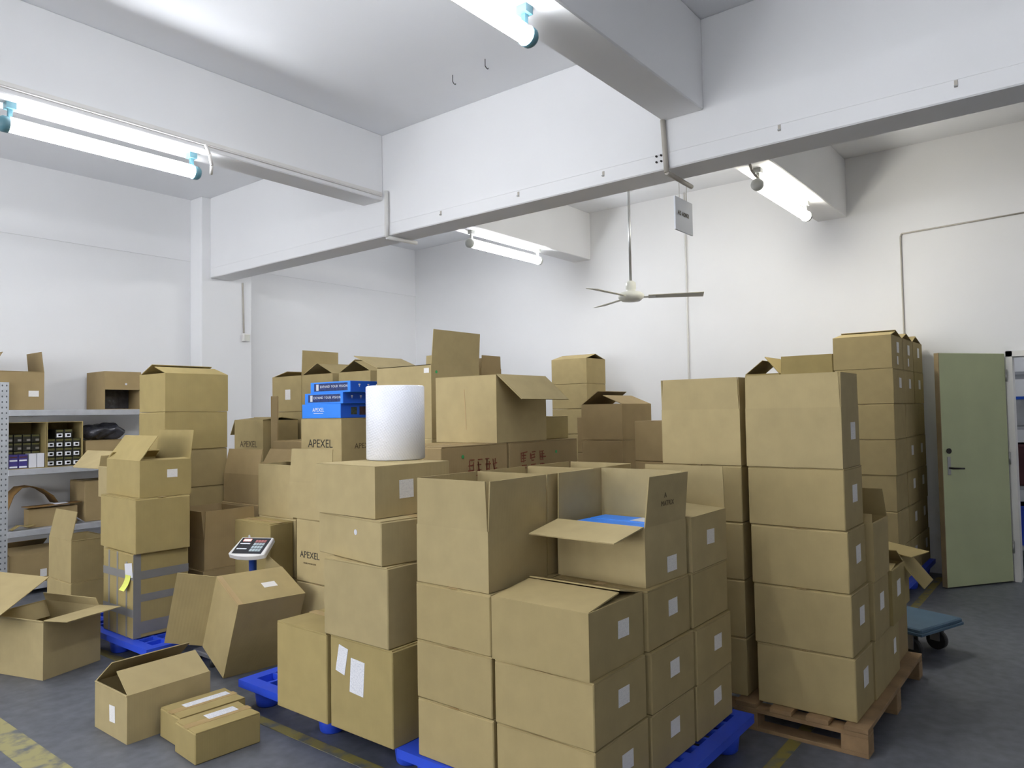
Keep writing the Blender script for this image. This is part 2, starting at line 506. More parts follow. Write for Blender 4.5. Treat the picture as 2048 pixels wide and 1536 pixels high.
# ------------------------------------------------------------------ lamps
def lamp(x0, x1, y, mt, cap, label):
    """sealed tube lamp hung below a beam on two brackets"""
    z = 3.428
    L = x1 - x0
    t = thing('tube_lamp', label, 'lamp', ((x0 + x1) / 2, y, z), 0, 'tube lamps under the ceiling beams')
    bm = bmesh.new(); bm_cyl(bm, (-L / 2 + .03, 0, 0), (L / 2 - .03, 0, 0), .043, n=20)
    obj('tube', bm, mt, t, label='glowing white tube')
    for s in (-1, 1):
        bm = bmesh.new()
        bm_lathe(bm, [(.050, 0), (.050, .035), (.040, .050), (.018, .056)], 18,
                 Matrix.Translation((s * (L / 2 - .042), 0, 0)) @ Matrix.Rotation(s * math.pi / 2, 4, 'Y'))
        c = obj('end_cap', bm, cap, t)
        bm = bmesh.new(); bm_box(bm, s * (L / 2 - .05) - .012, -.012, .04, s * (L / 2 - .05) + .012, .012, .13)
        bm_box(bm, s * (L / 2 - .05) - .028, -.03, .10, s * (L / 2 - .05) + .028, .03, .14)
        bmesh.ops.remove_doubles(bm, verts=bm.verts[:], dist=1e-5)
        obj('bracket', bm, cap, t)
    bm = bmesh.new(); bm_box(bm, -L / 2 + .05, -.016, .034, L / 2 - .05, .016, .050)
    obj('reflector', bm, FANM, t)

lamp(1.56, 2.83, 5.2, TUBE, TEAL, 'lit tube lamp under the beam above the metal rack')
lamp(1.56, 2.85, 2.1, TUBE, TEAL, 'lit tube lamp under the beam nearest the ceiling hooks')
lamp(5.86, 7.16, 5.2, TUBE, GREYCAP, 'lit tube lamp under the beam in the wall corner bay')
lamp(5.90, 7.25, 2.1, TUBEW, GREYCAP, 'lit tube lamp near the hanging white sign')
lamp(-2.75, -1.46, 5.2, TUBE, TEAL, 'added unseen tube lamp under the same beam as the rack lamp, behind the aisle')  # this lamp and the next two: out of view, added to brighten aisle-facing sides
lamp(-2.75, -1.46, 2.1, TUBE, TEAL, 'added unseen tube lamp under the hook bay beam, behind the aisle')
lamp(-2.75, -1.46, -1.0, TUBE, TEAL, 'added unseen tube lamp under the beam farthest from the rack')
t = thing('tube_lamp', 'added unseen tube lamp in the room beyond the green door', 'lamp', (9.6, -.3, 2.82))  # out of view, added to light the room behind the doorway
bm = bmesh.new(); bm_cyl(bm, (-.6, 0, 0), (.6, 0, 0), .02, n=12); obj('tube', bm, TUBE, t)
obj('batten', boxbm(-.62, -.03, .02, .62, .03, .08), FANM, t)

# ------------------------------------------------------------------ ceiling fan
t = thing('ceiling_fan', 'three-blade ceiling fan on a long rod', 'fan', (6.45, 3.579, 2.72))
bm = bmesh.new(); bm_cyl(bm, (0, 0, .16), (0, 0, ZC - 2.72 - .05), .013, n=12); obj('rod', bm, CHROME, t)
bm = bmesh.new(); bm_lathe(bm, [(.05, ZC - 2.72), (.05, ZC - 2.76), (.02, ZC - 2.82)][::-1], 18); obj('canopy', bm, FANM, t)
bm = bmesh.new(); bm_lathe(bm, [(.02, -.035), (.09, -.03), (.125, 0), (.13, .03), (.10, .055), (.045, .065), (.045, .085), (.05, .09), (.05, .15), (.03, .17)], 24)
obj('motor', bm, FANM, t)
for ph in (-10, 110, 230):
    a = math.radians(ph) + math.atan2(-math.sin(YAW), math.cos(YAW))
    M = Matrix.Rotation(a, 4, 'Z') @ Matrix.Rotation(math.radians(-10), 4, 'X')
    bm = bmesh.new()
    vs = bm_box(bm, .17, -.045, .008, .70, .045, .014, None)
    for v in bm.verts:
        if v.co.x > .5: v.co.y *= 1.45
        v.co = M @ v.co
    b = obj('blade', bm, FANB, t)
    bm = bmesh.new(); bm_box(bm, .09, -.02, .004, .24, .02, .010, M); obj('blade_arm', bm, FANM, b)

# ------------------------------------------------------------------ conduits, clips, hooks, sign
def conduit(label, pts, r, mat=PVC, group='conduits and cables', name='conduit'):
    o = thing(name, label, 'conduit', pts[0], 0, group)
    bm = bmesh.new()
    p0 = Vector(pts[0])
    bm_tube(bm, [Vector(p) - p0 for p in pts], r, 10)
    obj('pipe', bm, mat, o)
    return o

o = thing('cable_trunking', 'white cable trunking along the beam above the metal rack', 'trunking', (X0, 5.07, 3.60), 0, 'conduits and cables')
obj('channel', boxbm(0, -.022, 0, MBX0 - X0 - .03, 0, .035), PVC, o)
obj('cover_ridge', boxbm(0, -.026, .008, MBX0 - X0 - .03, -.022, .027), PVC, o)
c = conduit('white conduit dropping down the beam from the trunking', [(4.515, 4.995, 3.64), (4.515, 4.995, 3.215), (4.86, 4.965, 3.215)], .019)
conduit('grey conduit dropping down the beam beside four bolts', [(4.52, 2.235, 3.57), (4.52, 2.215, 3.205), (4.93, 2.225, 3.205)], .017, CABLE)
conduit('short flex from the trunking to the lamp above the rack', [(2.80, 5.04, 3.60), (2.82, 5.02, 3.53), (2.86, 5.06, 3.47), (2.90, 5.14, 3.43)], .012)
conduit('bent flex at the lamp near the hanging sign', [(5.76, 2.1, 3.566), (5.80, 2.1, 3.52), (5.86, 2.1, 3.50), (5.93, 2.1, 3.49)], .011, CABLE)
conduit('thin vertical conduit on the wall behind the ceiling fan', [(XB - .012, 3.745, ZC), (XB - .012, 3.745, 0.3)], .010, PVC)
conduit('grey cable dropping down the wall above the tall stack', [(XB - .01, .3, 3.345), (XB - .01, 1.45, 3.31), (XB - .01, 1.46, 3.28), (XB - .01, 1.46, .4)], .008, CABLE)
conduit('thin cable across the wall above the green door', [(XB - .01, .25, 3.352), (XB - .01, -4.9, 3.52)], .007, PVC)
conduit('cable running down the white column to a socket', [(4.955, 8.062, 3.23), (4.965, 8.055, 2.62)], .010, CABLE)
o = thing('wall_socket', 'small white socket box on the column', 'socket', (4.985, 8.067, 2.52))
obj('box', boxbm(-.045, -.05, 0, .045, 0, .09), PVC, o, bevel=.006)
obj('face_plate', boxbm(-.035, -.053, .012, .035, -.05, .078), FANM, o, bevel=.001)
for q, (y, z) in enumerate(((4.337, 3.300), (3.496, 3.297), (2.72, 3.290), (1.463, 3.304), (.525, 3.304))):
    o = thing('beam_clip', 'small metal clip on the main beam, %s from the white column' % ('first', 'second', 'third', 'fourth', 'fifth')[q], 'clip', (MBX0, y, z), 0, 'clips along the main beam')
    obj('plate', boxbm(-.004, -.008, 0, 0, .008, .038), CABLE, o)
    obj('lip', boxbm(-.016, -.008, .002, -.004, .008, .008), CHROME, o)
for dy, dz, wh in ((0, 0, 'lower bolt next to'), (.035, 0, 'lower bolt away from'), (0, .04, 'upper bolt next to'), (.035, .04, 'upper bolt away from')):
    bm = bmesh.new(); bm_cyl(bm, (-.012, 0, 0), (0, 0, 0), .007, n=8)
    o = obj('anchor_bolt', bm, DARKM); o.location = (MBX0, 2.26 + dy, 3.297 + dz)
    o['label'] = 'dark anchor %s the grey beam conduit' % wh; o['category'] = 'bolt'; o['group'] = 'anchor bolts in the main beam'
for (x, y, lb) in ((4.071, 3.749, 'wire ceiling hook with an open curl'), (4.038, 3.396, 'straight wire ceiling hook closer to the lamp')):
    o = thing('ceiling_hook', lb, 'hook', (x, y, ZC), 0, 'wire hooks in the ceiling')
    bm = bmesh.new()
    pts = [(0, 0, 0), (0, 0, -.05)] + [(0.0 + .015 * (1 - math.cos(a)), -.010 * math.sin(a), -.05 - .022 * math.sin(a)) for a in (0.5, 1.1, 1.7, 2.3, 2.8)]
    bm_tube(bm, pts, .003, 6)
    obj('wire', bm, DARKM, o)
o = thing('hanging_sign', 'small white sign board hanging below the main beam', 'sign', (4.84, 2.25, 2.86))
obj('board', boxbm(-.14, -.006, 0, .14, .006, .235), WHITEPRINT, o, bevel=.001)
for s in (-1, 1):
    bm = bmesh.new(); bm_cyl(bm, (s * .06, 0, .235), (s * .06, 0, .376), .002, n=5); obj('string', bm, CABLE, o)
tx = obj('lettering', text_mesh('A5 A0001', .045, FADED), FADED, o)
tx.location = (-.01, -.0075, .125); tx.rotation_euler = (math.pi / 2, 0, 0)

# ------------------------------------------------------------------ cartons
T = 0.005
def flap_bm(dx, dy, h, side, deg, fl, bend=0.0, inset=.004):
    th = math.radians(deg)
    if side[1] == 'x':
        s = -1 if side[0] == '-' else 1
        hinge = Vector((s * dx / 2, 0, h)); inward = Vector((-s, 0, 0)); along = Vector((0, 1, 0)); half = dy / 2 - inset
    else:
        s = -1 if side[0] == '-' else 1
        hinge = Vector((0, s * dy / 2, h)); inward = Vector((0, -s, 0)); along = Vector((1, 0, 0)); half = dx / 2 - inset
    upz = Vector((0, 0, 1))
    d = inward * math.cos(th) + upz * math.sin(th)
    n = upz * math.cos(th) - inward * math.sin(th)
    bm = bmesh.new()
    N = 4 if bend else 1
    rows = []
    for i in range(N + 1):
        f = i / N
        b2 = th + math.radians(bend) * f
        if i == 0:
            p = hinge.copy()
        else:
            p = p + (inward * math.cos(b2) + upz * math.sin(b2)) * (fl / N)
        nn = upz * math.cos(b2) - inward * math.sin(b2)
        tr = .006 if f == 1 else 0
        rows.append([bm.verts.new(p + along * (half - tr) * a - nn * (T * q)) for a in (-1, 1) for q in (0, 1)])
    for a, b in zip(rows, rows[1:]):
        for (i, j) in ((0, 2), (2, 3), (3, 1), (1, 0)):
            bm.faces.new((a[i], a[j], b[j], b[i]))
    bm.faces.new((rows[0][0], rows[0][1], rows[0][3], rows[0][2]))
    bm.faces.new((rows[-1][0], rows[-1][2], rows[-1][3], rows[-1][1]))
    return bm

def side_frame(side, dx, dy, h):
    """(origin at the left foot seen from outside, unit right, unit up, unit out, width, height)"""
    if side == '-y': return Vector((-dx / 2, -dy / 2, 0)), Vector((1, 0, 0)), Vector((0, 0, 1)), Vector((0, -1, 0)), dx, h
    if side == '-x': return Vector((-dx / 2, dy / 2, 0)), Vector((0, -1, 0)), Vector((0, 0, 1)), Vector((-1, 0, 0)), dy, h
    if side == '+y': return Vector((dx / 2, dy / 2, 0)), Vector((-1, 0, 0)), Vector((0, 0, 1)), Vector((0, 1, 0)), dx, h
    if side == 'top': return Vector((-dx / 2, -dy / 2, h - .0012)), Vector((1, 0, 0)), Vector((0, 1, 0)), Vector((0, 0, 1)), dx, dy

def sticker(parent, dims, side, u, v, wd, ht, mat, name='shipping_label', rot=0.0, off=.0006, th=.0012, disc=False, base=None):
    o0, rx, ry, nz, W, Hh = side_frame(side, *dims) if base is None else base
    p = o0 + rx * (u * W) + ry * (v * Hh) + nz * off
    c, s = math.cos(math.radians(rot)), math.sin(math.radians(rot))
    ax, ay = rx * c + ry * s, ry * c - rx * s
    bm = bmesh.new()
    if disc:
        bm_cyl(bm, p, p + nz * th, wd / 2, n=14)
    else:
        M = Matrix((ax, ay, nz)).transposed().to_4x4(); M.translation = p
        bm_box(bm, -wd / 2, -ht / 2, 0, wd / 2, ht / 2, th, M)
    return obj(name, bm, mat, parent)

def letters(parent, dims, side, u, v, s, size, mat, spacing=1.0, base=None, off=.0012):
    o0, rx, ry, nz, W, Hh = side_frame(side, *dims) if base is None else base
    p = o0 + rx * (u * W) + ry * (v * Hh) + nz * off
    o = obj('lettering', text_mesh(s, size, mat, spacing), mat, parent)
    M = Matrix((rx, ry, nz)).transposed().to_4x4(); M.translation = p
    o.matrix_local = M
    return o

_body = {}
def body_mesh(dx, dy, h, is_open, mat):
    key = (round(dx, 3), round(dy, 3), round(h, 3), is_open, mat.name)
    if key not in _body:
        bm = bmesh.new()
        if not is_open:
            bm_box(bm, -dx / 2, -dy / 2, .0008, dx / 2, dy / 2, h - T - .0012)
            me = mesh_of(bm, 'body', .004)
        else:
            a, b = dx / 2, dy / 2
            O = [bm.verts.new(v) for v in ((-a, -b, .0008), (a, -b, .0008), (a, b, .0008), (-a, b, .0008))]
            P = [bm.verts.new(v) for v in ((-a, -b, h), (a, -b, h), (a, b, h), (-a, b, h))]
            a -= T; b -= T
            Q = [bm.verts.new(v) for v in ((-a, -b, h), (a, -b, h), (a, b, h), (-a, b, h))]
            R = [bm.verts.new(v) for v in ((-a, -b, T), (a, -b, T), (a, b, T), (-a, b, T))]
            bm.faces.new(O[::-1]); bm.faces.new(R)
            for i in range(4):
                j = (i + 1) % 4
                bm.faces.new((O[i], O[j], P[j], P[i])); bm.faces.new((P[i], P[j], Q[j], Q[i])); bm.faces.new((Q[i], Q[j], R[j], R[i]))
            me = mesh_of(bm, 'body')
        me.materials.append(mat)
        _body[key] = me
    return _body[key]

def carton(label, x, y, z, dx, dy, h, yaw=0.0, flaps=None, fl=None, group=None, name='carton', card=0, stick=(), seam='x', tape=True, lens=None, bend=None, gap=0.0):
    """x, y, z: the foot of the edge where the aisle-facing (-x) and door-facing (-y) sides meet"""
    a = math.radians(yaw)
    cx = x + math.cos(a) * dx / 2 - math.sin(a) * dy / 2
    cy = y + math.sin(a) * dx / 2 + math.cos(a) * dy / 2
    g = gap / 2
    dx -= gap; dy -= gap
    mat = CARD[card]
    t = thing(name, label, 'box', (cx, cy, z), a, group)
    t['dims'] = (dx, dy, h)
    obj('body', body_mesh(dx, dy, h, flaps is not None, mat), mat, t)
    if fl is None:
        fl = min(dx, dy) / 2 - .002
    if flaps is None:
        # top shut: two long flaps meeting in the middle under a strip of tape
        if seam == 'x':      # seam runs along x
            pairs, fln = (('-y', 0), ('+y', 0)), dy / 2 - .0015
        else:
            pairs, fln = (('-x', 0), ('+x', 0)), dx / 2 - .0015
        for s, d in pairs:
            obj('flap', flap_bm(dx, dy, h - .0012, s, d, fln), mat, t)
        if tape:
            bm = bmesh.new()
            q = .0008
            if seam == 'x':
                bm_box(bm, -dx / 2 - q, -.024, h - .0012, dx / 2 + q, .024, h - .0003)
            else:
                bm_box(bm, -.024, -dy / 2 - q, h - .0012, .024, dy / 2 + q, h - .0003)
            bmesh.ops.remove_doubles(bm, verts=bm.verts[:], dist=1e-5)
            obj('tape', bm, TAPE, t)
    else:
        for s, d in flaps.items():
            obj('flap', flap_bm(dx, dy, h, s, d, (lens or {}).get(s, fl), (bend or {}).get(s, 0)), mat, t)
    for st in stick:
        kind = st[0]
        if kind == 'label':
            sticker(t, (dx, dy, h), st[1], st[2], st[3], *(st[4] if len(st) > 4 else (.082, .066)), LABELM, rot=st[5] if len(st) > 5 else random.uniform(-2, 2))
        elif kind == 'sheet':
            sticker(t, (dx, dy, h), st[1], st[2], st[3], *st[4], SHEETM, name='paper_sheet', rot=st[5] if len(st) > 5 else 0)
        elif kind == 'dot':
            sticker(t, (dx, dy, h), st[1], st[2], st[3], .026, .026, PAPER, name='round_sticker', disc=True)
        elif kind == 'green':
            sticker(t, (dx, dy, h), st[1], st[2], st[3], .022, .022, GREEN, name='green_sticker', disc=True)
        elif kind == 'text':
            letters(t, (dx, dy, h), st[1], st[2], st[3], st[4], st[5], st[6])
        elif kind == 'bar':
            sticker(t, (dx, dy, h), st[1], st[2], st[3], st[4][0], st[4][1], st[5], name=st[6], rot=st[7] if len(st) > 7 else 0, off=st[8] if len(st) > 8 else .0006)
    return t

SUP = 'plain cartons hidden at the base of stacks'
def prop(x, y, dx, dy, z0, z1, n, where, card=0):
    """plain shut cartons that carry a stack"""
    hh = (z1 - z0) / n
    words = ('lowest', 'second lowest', 'third lowest', 'fourth lowest')
    for i in range(n):
        carton('plain shut carton, %s under the %s' % (words[i], where), x, y, z0 + i * hh, dx, dy, hh, group=SUP, card=card)

LAY = ('bottom', 'second', 'third', 'fourth', 'fifth', 'sixth', 'top')

# ---- pallets
def plastic_pallet(x, y, Lx, Ly, label):
    t = thing('plastic_pallet', label, 'pallet', (x + Lx / 2, y + Ly / 2, 0), 0, 'blue plastic pallets')
    bm = bmesh.new()
    a, b = Lx / 2, Ly / 2
    z0, z1 = .118, .15
    rim = .07
    bm_box(bm, -a, -b, z0 - .008, -a + rim, b, z1); bm_box(bm, a - rim, -b, z0 - .008, a, b, z1)
    bm_box(bm, -a + rim, -b, z0 - .008, a - rim, -b + rim, z1); bm_box(bm, -a + rim, b - rim, z0 - .008, a - rim, b, z1)
    nx = int(round((Lx - 2 * rim) / .105)); ny = int(round((Ly - 2 * rim) / .105))
    for i in range(1, nx):
        x0 = -a + rim + (Lx - 2 * rim) * i / nx
        wd = .03 if i in (nx // 2, nx // 2 + 1) else .009
        bm_box(bm, x0 - wd, -b + rim - .001, z0, x0 + wd, b - rim + .001, z1 - .001)
    for i in range(1, ny):
        y0 = -b + rim + (Ly - 2 * rim) * i / ny
        wd = .03 if i in (ny // 2, ny // 2 + 1) else .009
        bm_box(bm, -a + rim - .001, y0 - wd, z0, a - rim + .001, y0 + wd, z1 - .002)
    d = obj('deck', bm, PBLUE, t)
    d['kind'] = 'stuff'
    bmf = bmesh.new()
    bm_lathe(bmf, [(.055, 0), (.062, .01), (.075, .111)], 18)
    fm = mesh_of(bmf, 'foot'); fm.materials.append(PBLUE)
    for fx_ in (-a + .12, 0, a - .12):
        for fy_ in (-b + .10, 0, b - .10):
            o = bpy.data.objects.new('foot', fm); C.objects.link(o); o.parent = t; o.location = (fx_, fy_, 0)
    return t

plastic_pallet(2.235, 1.33, 1.26, 1.11, 'blue plastic pallet carrying the blue-filled open carton stack')
plastic_pallet(2.295, 2.45, 1.12, 1.335, 'blue plastic pallet with bare lattice beside the tilted carton')
plastic_pallet(2.235, 4.73, 1.00, 1.25, 'blue plastic pallet under the grey-taped carton')
plastic_pallet(6.62, 1.25, 1.40, 1.30, 'blue plastic pallet at the wall beside the green door')

wp = thing('wooden_pallet', 'wooden pallet with bare boards under tall plain cartons', 'pallet', (3.665, .868, 0))
WX, WY = 1.32, 1.14
for i in range(7):
    y0 = i * (WY - .105) / 6
    obj('deck_board', boxbm(0, y0, .108, WX, y0 + .105, .13), WOOD, wp, bevel=.002)
for i in range(3):
    x0 = i * (WX - .10) / 2
    obj('stringer_board', boxbm(x0, 0, .088, x0 + .10, WY, .107), WOOD, wp, bevel=.002)
    obj('bottom_board', boxbm(x0, 0, 0, x0 + .10, WY, .018), WOOD, wp, bevel=.002)
    for j in range(3):
        y0 = j * (WY - .12) / 2
        obj('block', boxbm(x0, y0, .018, x0 + .10, y0 + .12, .088), WOOD, wp, bevel=.002)

# ---- stack A: small blue pallet at the aisle corner, three shut layers and open cartons on top
GA = 'cartons on the small blue pallet stack'
ROWS = ('aisle end', 'middle row', 'far end'); COLS = ('green-door side', 'bubble-wrap side')
xr = (2.25, 2.655, 3.055)
yc = (1.435, 1.905)
hA = .2435
for L in range(3):
    z = .15 + hA * L
    for r in range(3):
        for c in range(2):
            x = xr[r] + random.uniform(-.004, .004); y = yc[c] + random.uniform(-.004, .006) + (.012 if L == 2 and c == 0 else 0) - .012 * r * (c == 0)
            dx, dy = .390, (.455 if c == 0 else .420)
            lb = 'shut carton, %s layer of the pallet with blue-filled carton, %s, %s' % (LAY[L], ROWS[r], COLS[c])
            st = [('label', '-y', .56 + random.uniform(-.05, .05), .56)] if c == 0 and not (L == 2 and r == 2) else []
            if L == 2 and r == 0 and c == 0:
                carton('part-open labelled carton with one flap lifted, below the blue-filled carton', x - .008, y, z, .40, .452, hA, flaps={'-x': 7, '+x': 13, '-y': -3, '+y': -3}, fl=.215,
                       lens={'-x': .235, '+x': .165, '-y': .2, '+y': .2}, group=GA, stick=st, card=0)
                continue
            carton(lb, x, y, z, dx, dy, hA, yaw=random.uniform(-.5, .5), group=GA, stick=st, card=0, seam='x')
zt = .15 + 3 * hA
UP = {'-x': 90, '+x': 90, '-y': 90, '+y': 90}
carton('open carton with all flaps raised, aisle corner on bubble-wrap side', 2.262, 1.925, zt, .40, .405, .2455, flaps={'-x': 91, '+x': 90, '-y': 92, '+y': 90}, fl=.2, group=GA, card=1)
carton('open carton with raised flaps behind the aisle-corner open carton', 2.672, 1.93, zt, .385, .40, .243, flaps={'-x': 88, '+x': 90, '-y': 90, '+y': 92}, fl=.2, group=GA, card=1)
carton('open carton with raised flaps, far corner on bubble-wrap side', 3.066, 1.93, zt, .385, .40, .243, flaps={'-x': 90, '+x': 91, '-y': 88, '+y': 90}, fl=.2, group=GA, card=1)
bc = carton('open carton filled with blue packs, one flap folded out', 2.69, 1.455, zt, .350, .445, .243, yaw=-2.5, flaps={'-x': 190, '+x': 89, '-y': 96, '+y': 90}, fl=.208,
            lens={'-x': .215, '+y': .205}, group=GA, card=1, stick=[('label', '-y', .62, .28)])
letters(bc, (.350, .445, .243), '-y', .46, 1.36, 'MATRIX', .030, FADED, off=.018)
letters(bc, (.350, .445, .243), '-y', .40, 1.50, 'A', .030, FADED, off=.021)
carton('open labelled carton with one tall flap raised, far end on green-door side', 3.066, 1.425, zt, .385, .44, .243, flaps={'+x': 91, '-y': 4, '+y': 60}, fl=.2, group=GA, card=1,
       lens={'-y': .2}, stick=[('label', '-y', .52, .55)])
# blue packs inside the open carton
GP = 'flat blue packs inside the open carton'
for i, (x, y, dx, dy, a) in enumerate(((2.725, 1.50, .155, .35, -2), (2.893, 1.495, .125, .35, -2))):
    o = thing('blue_pack', ('flat bright blue pack lying in the open carton', 'flat blue pack with a white slip on it in the open carton')[i], 'pack', (x + dx / 2, y + dy / 2, zt + T + .001), math.radians(a), GP)
    obj('box', boxbm(-dx / 2, -dy / 2, 0, dx / 2, dy / 2, .226), DBLUE, o, bevel=.004)
    obj('lid', boxbm(-dx / 2 - .001, -dy / 2 - .001, .186, dx / 2 + .001, dy / 2 + .001, .227), BBLUE, o, bevel=.003)
    if i:
        obj('white_slip', boxbm(-.05, -.15, .2275, .055, -.03, .2285), PAPER, o)

# ---- stack B: pallet with the bubble wrap roll
GBW = 'cartons on the bubble wrap pallet'
carton('tall shut carton with two printed sheets, at the pallet corner', 2.212, 2.438, .15, .43, .428, .424, group=GBW, card=3,
       stick=[('sheet', '-x', .20, .76, (.066, .125), -12), ('sheet', '-x', .45, .62, (.095, .155), -4)], seam='y')
carton('tall shut carton with clear top next to the bare lattice', 2.205, 2.884, .15, .43, .40, .424, group=GBW, card=3, seam='y')
carton('tall shut carton, bottom layer, behind the sheeted carton', 2.66, 2.43, .15, .37, .43, .424, group=GBW, card=0)
carton('tall shut carton, bottom layer, behind the clear-topped carton', 2.66, 2.884, .15, .37, .42, .424, group=GBW, card=0)
carton('plain shut carton standing on the sheeted carton', 2.205, 2.456, .574, .43, .446, .358, group=GBW, card=1, seam='y')
carton('plain shut carton in the second layer behind the plain one', 2.66, 2.45, .574, .42, .44, .358, group=GBW, card=0)
carton('wide low carton with a round white sticker, turned askew', 2.195, 2.484, .932, .43, .555, .2, yaw=-8.5, group=GBW, card=1, stick=[('dot', '-x', .62, .66)], seam='y', fl=None)
bw = carton('open-topped labelled carton carrying the bubble wrap roll', 2.222, 2.553, 1.133, .455, .47, .236, yaw=-3.6, group=GBW, card=1, flaps={'-x': 0, '+x': 0, '-y': -4, '+y': -4}, fl=.225,
            stick=[('label', '-y', .40, .52, (.085, .085))], lens={'-x': .22, '+x': .23})
t = thing('bubble_wrap_roll', 'white bubble wrap roll standing on an open carton', 'roll', (2.640, 2.868, 1.3705))
bm = bmesh.new()
n = 40
prof = [(.030, .002), (.146, 0), (.152, .006), (.152, .374), (.146, .38), (.030, .378)]
rings = []
for r, z in prof:
    ring = []
    for i in range(n):
        q = 2 * math.pi * i / n
        rr = r * (1 + .008 * math.sin(2 * q + 1)) if r > .1 else r
        ring.append(bm.verts.new((rr * math.cos(q), rr * math.sin(q), z)))
    rings.append(ring)
for a_, b_ in zip(rings, rings[1:]):
    for i in range(n):
        j = (i + 1) % n
        f = bm.faces.new((a_[i], a_[j], b_[j], b_[i])); f.smooth = True
for i in range(n):
    j = (i + 1) % n
    bm.faces.new((rings[-1][i], rings[-1][j], rings[0][j], rings[0][i]))
obj('wrap', bm, WRAP, t)
bm = bmesh.new(); bm_cyl(bm, (0, 0, .002), (0, 0, .376), .029, n=20); obj('core', bm, CARD[2], t)

# ---- tilted carton between the pallets
tl = thing('carton', 'tall carton tipped over beside the bare pallet with small label', 'box', (2.477, 4.254, 0.004), 0, None)
tl.rotation_mode = 'XYZ'
Mz = Matrix.Rotation(-.1144, 4, 'Z') @ Matrix.Rotation(.02, 4, 'Y') @ Matrix.Rotation(.383, 4, 'X')
tl.rotation_euler = Mz.to_euler('XYZ')
tdx, tdy, tdz = .443, .338, .513
# the carton lies with its open end towards the grey-taped stack (+y)
bm = bmesh.new()
bm_box(bm, 0, 0, 0, tdx, T, tdz); bm_box(bm, 0, T, 0, T, tdy, tdz); bm_box(bm, tdx - T, T, 0, tdx, tdy, tdz)
bm_box(bm, T, T, 0, tdx - T, tdy, T); bm_box(bm, T, T, tdz - T, tdx - T, tdy, tdz)
bmesh.ops.remove_doubles(bm, verts=bm.verts[:], dist=1e-5)
obj('body', bm, CARD[0], tl)
def slab(p, du, dv, nn, th=T):
    bm = bmesh.new()
    p, du, dv, nn = Vector(p), Vector(du), Vector(dv), Vector(nn).normalized() * th
    vs = [bm.verts.new(p + du * a + dv * b + nn * c) for a in (0, 1) for b in (0, 1) for c in (0, 1)]
    for q in ((0, 1, 3, 2), (4, 6, 7, 5), (0, 4, 5, 1), (2, 3, 7, 6), (0, 2, 6, 4), (1, 5, 7, 3)):
        bm.faces.new([vs[i] for i in q])
    return bm
a = math.radians(62)
obj('flap', slab((0, tdy, .006), (-.23 * math.sin(a), .23 * math.cos(a), 0), (0, 0, tdz - .012), (.6, .8, 0)), CARD[0], tl)
a = math.radians(-6)
obj('flap', slab((tdx - T, tdy, .006), (.17 * math.sin(a), .17 * math.cos(a), 0), (0, 0, tdz - .012), (1, 0, 0)), CARD[0], tl)
obj('shipping_label', boxbm(.225, .13, tdz + .0005, .315, .185, tdz + .0017), LABELM, tl)
obj('tape', boxbm(-.0008, .001, tdz - .01, .03, tdy - .01, tdz + .0009), TAPE, tl)

# ---- floor scale behind it
t = thing('platform_scale', 'platform scale with blue post and red-lit display', 'scale', (2.72, 4.60, 0))
obj('platform', boxbm(-.19, -.105, .055, .19, .12, .085), CHROME, t, bevel=.006)
for sx in (-.16, .16):
    for sy in (-.08, .09):
        bm = bmesh.new(); bm_cyl(bm, (sx, sy, 0), (sx, sy, .055), .02, n=10); obj('foot', bm, RUBBER, t)
bm = bmesh.new(); bm_cyl(bm, (.18, 0, .07), (.18, 0, .665), .026, n=18); obj('post', bm, SCALEBLUE, t)
# head: tilted towards the aisle
hd = bpy.data.objects.new('display_head', None)
bm = bmesh.new()
outline = [(-.135, -.085), (-.07, -.105), (0, -.112), (.07, -.105), (.135, -.085), (.12, .095), (-.12, .095)]
lo = [bm.verts.new((x, y, -.02)) for x, y in outline]; hi = [bm.verts.new((x, y, .02)) for x, y in outline]
bm.faces.new(lo[::-1]); bm.faces.new(hi)
for i in range(len(outline)):
    j = (i + 1) % len(outline); bm.faces.new((lo[i], lo[j], hi[j], hi[i]))
bpy.data.objects.remove(hd)
hd = obj('display_head', bm, SCALEWHITE, t, bevel=.006)
hd.matrix_local = Matrix.Translation((.172, -.01, .700)) @ Matrix.Rotation(math.radians(-62), 4, 'Z') @ Matrix.Rotation(math.radians(28), 4, 'X')
obj('panel', boxbm(-.108, -.085, .0200, .108, .082, .0215), DISPLAYM, hd)
obj('red_display', boxbm(-.088, .045, .0215, -.03, .07, .0225), LED, hd)
for yy in (.020, -.035):
    obj('white_stripe', boxbm(-.095, yy - .005, .0215, -.022, yy + .005, .0222), WHITEPRINT, hd)
for i in range(4):
    for j in range(4):
        obj('key', boxbm(.008 + i * .021, -.062 + j * .032, .0215, .025 + i * .021, -.038 + j * .032, .0245), KEYR if j == 3 else KEYM, hd)

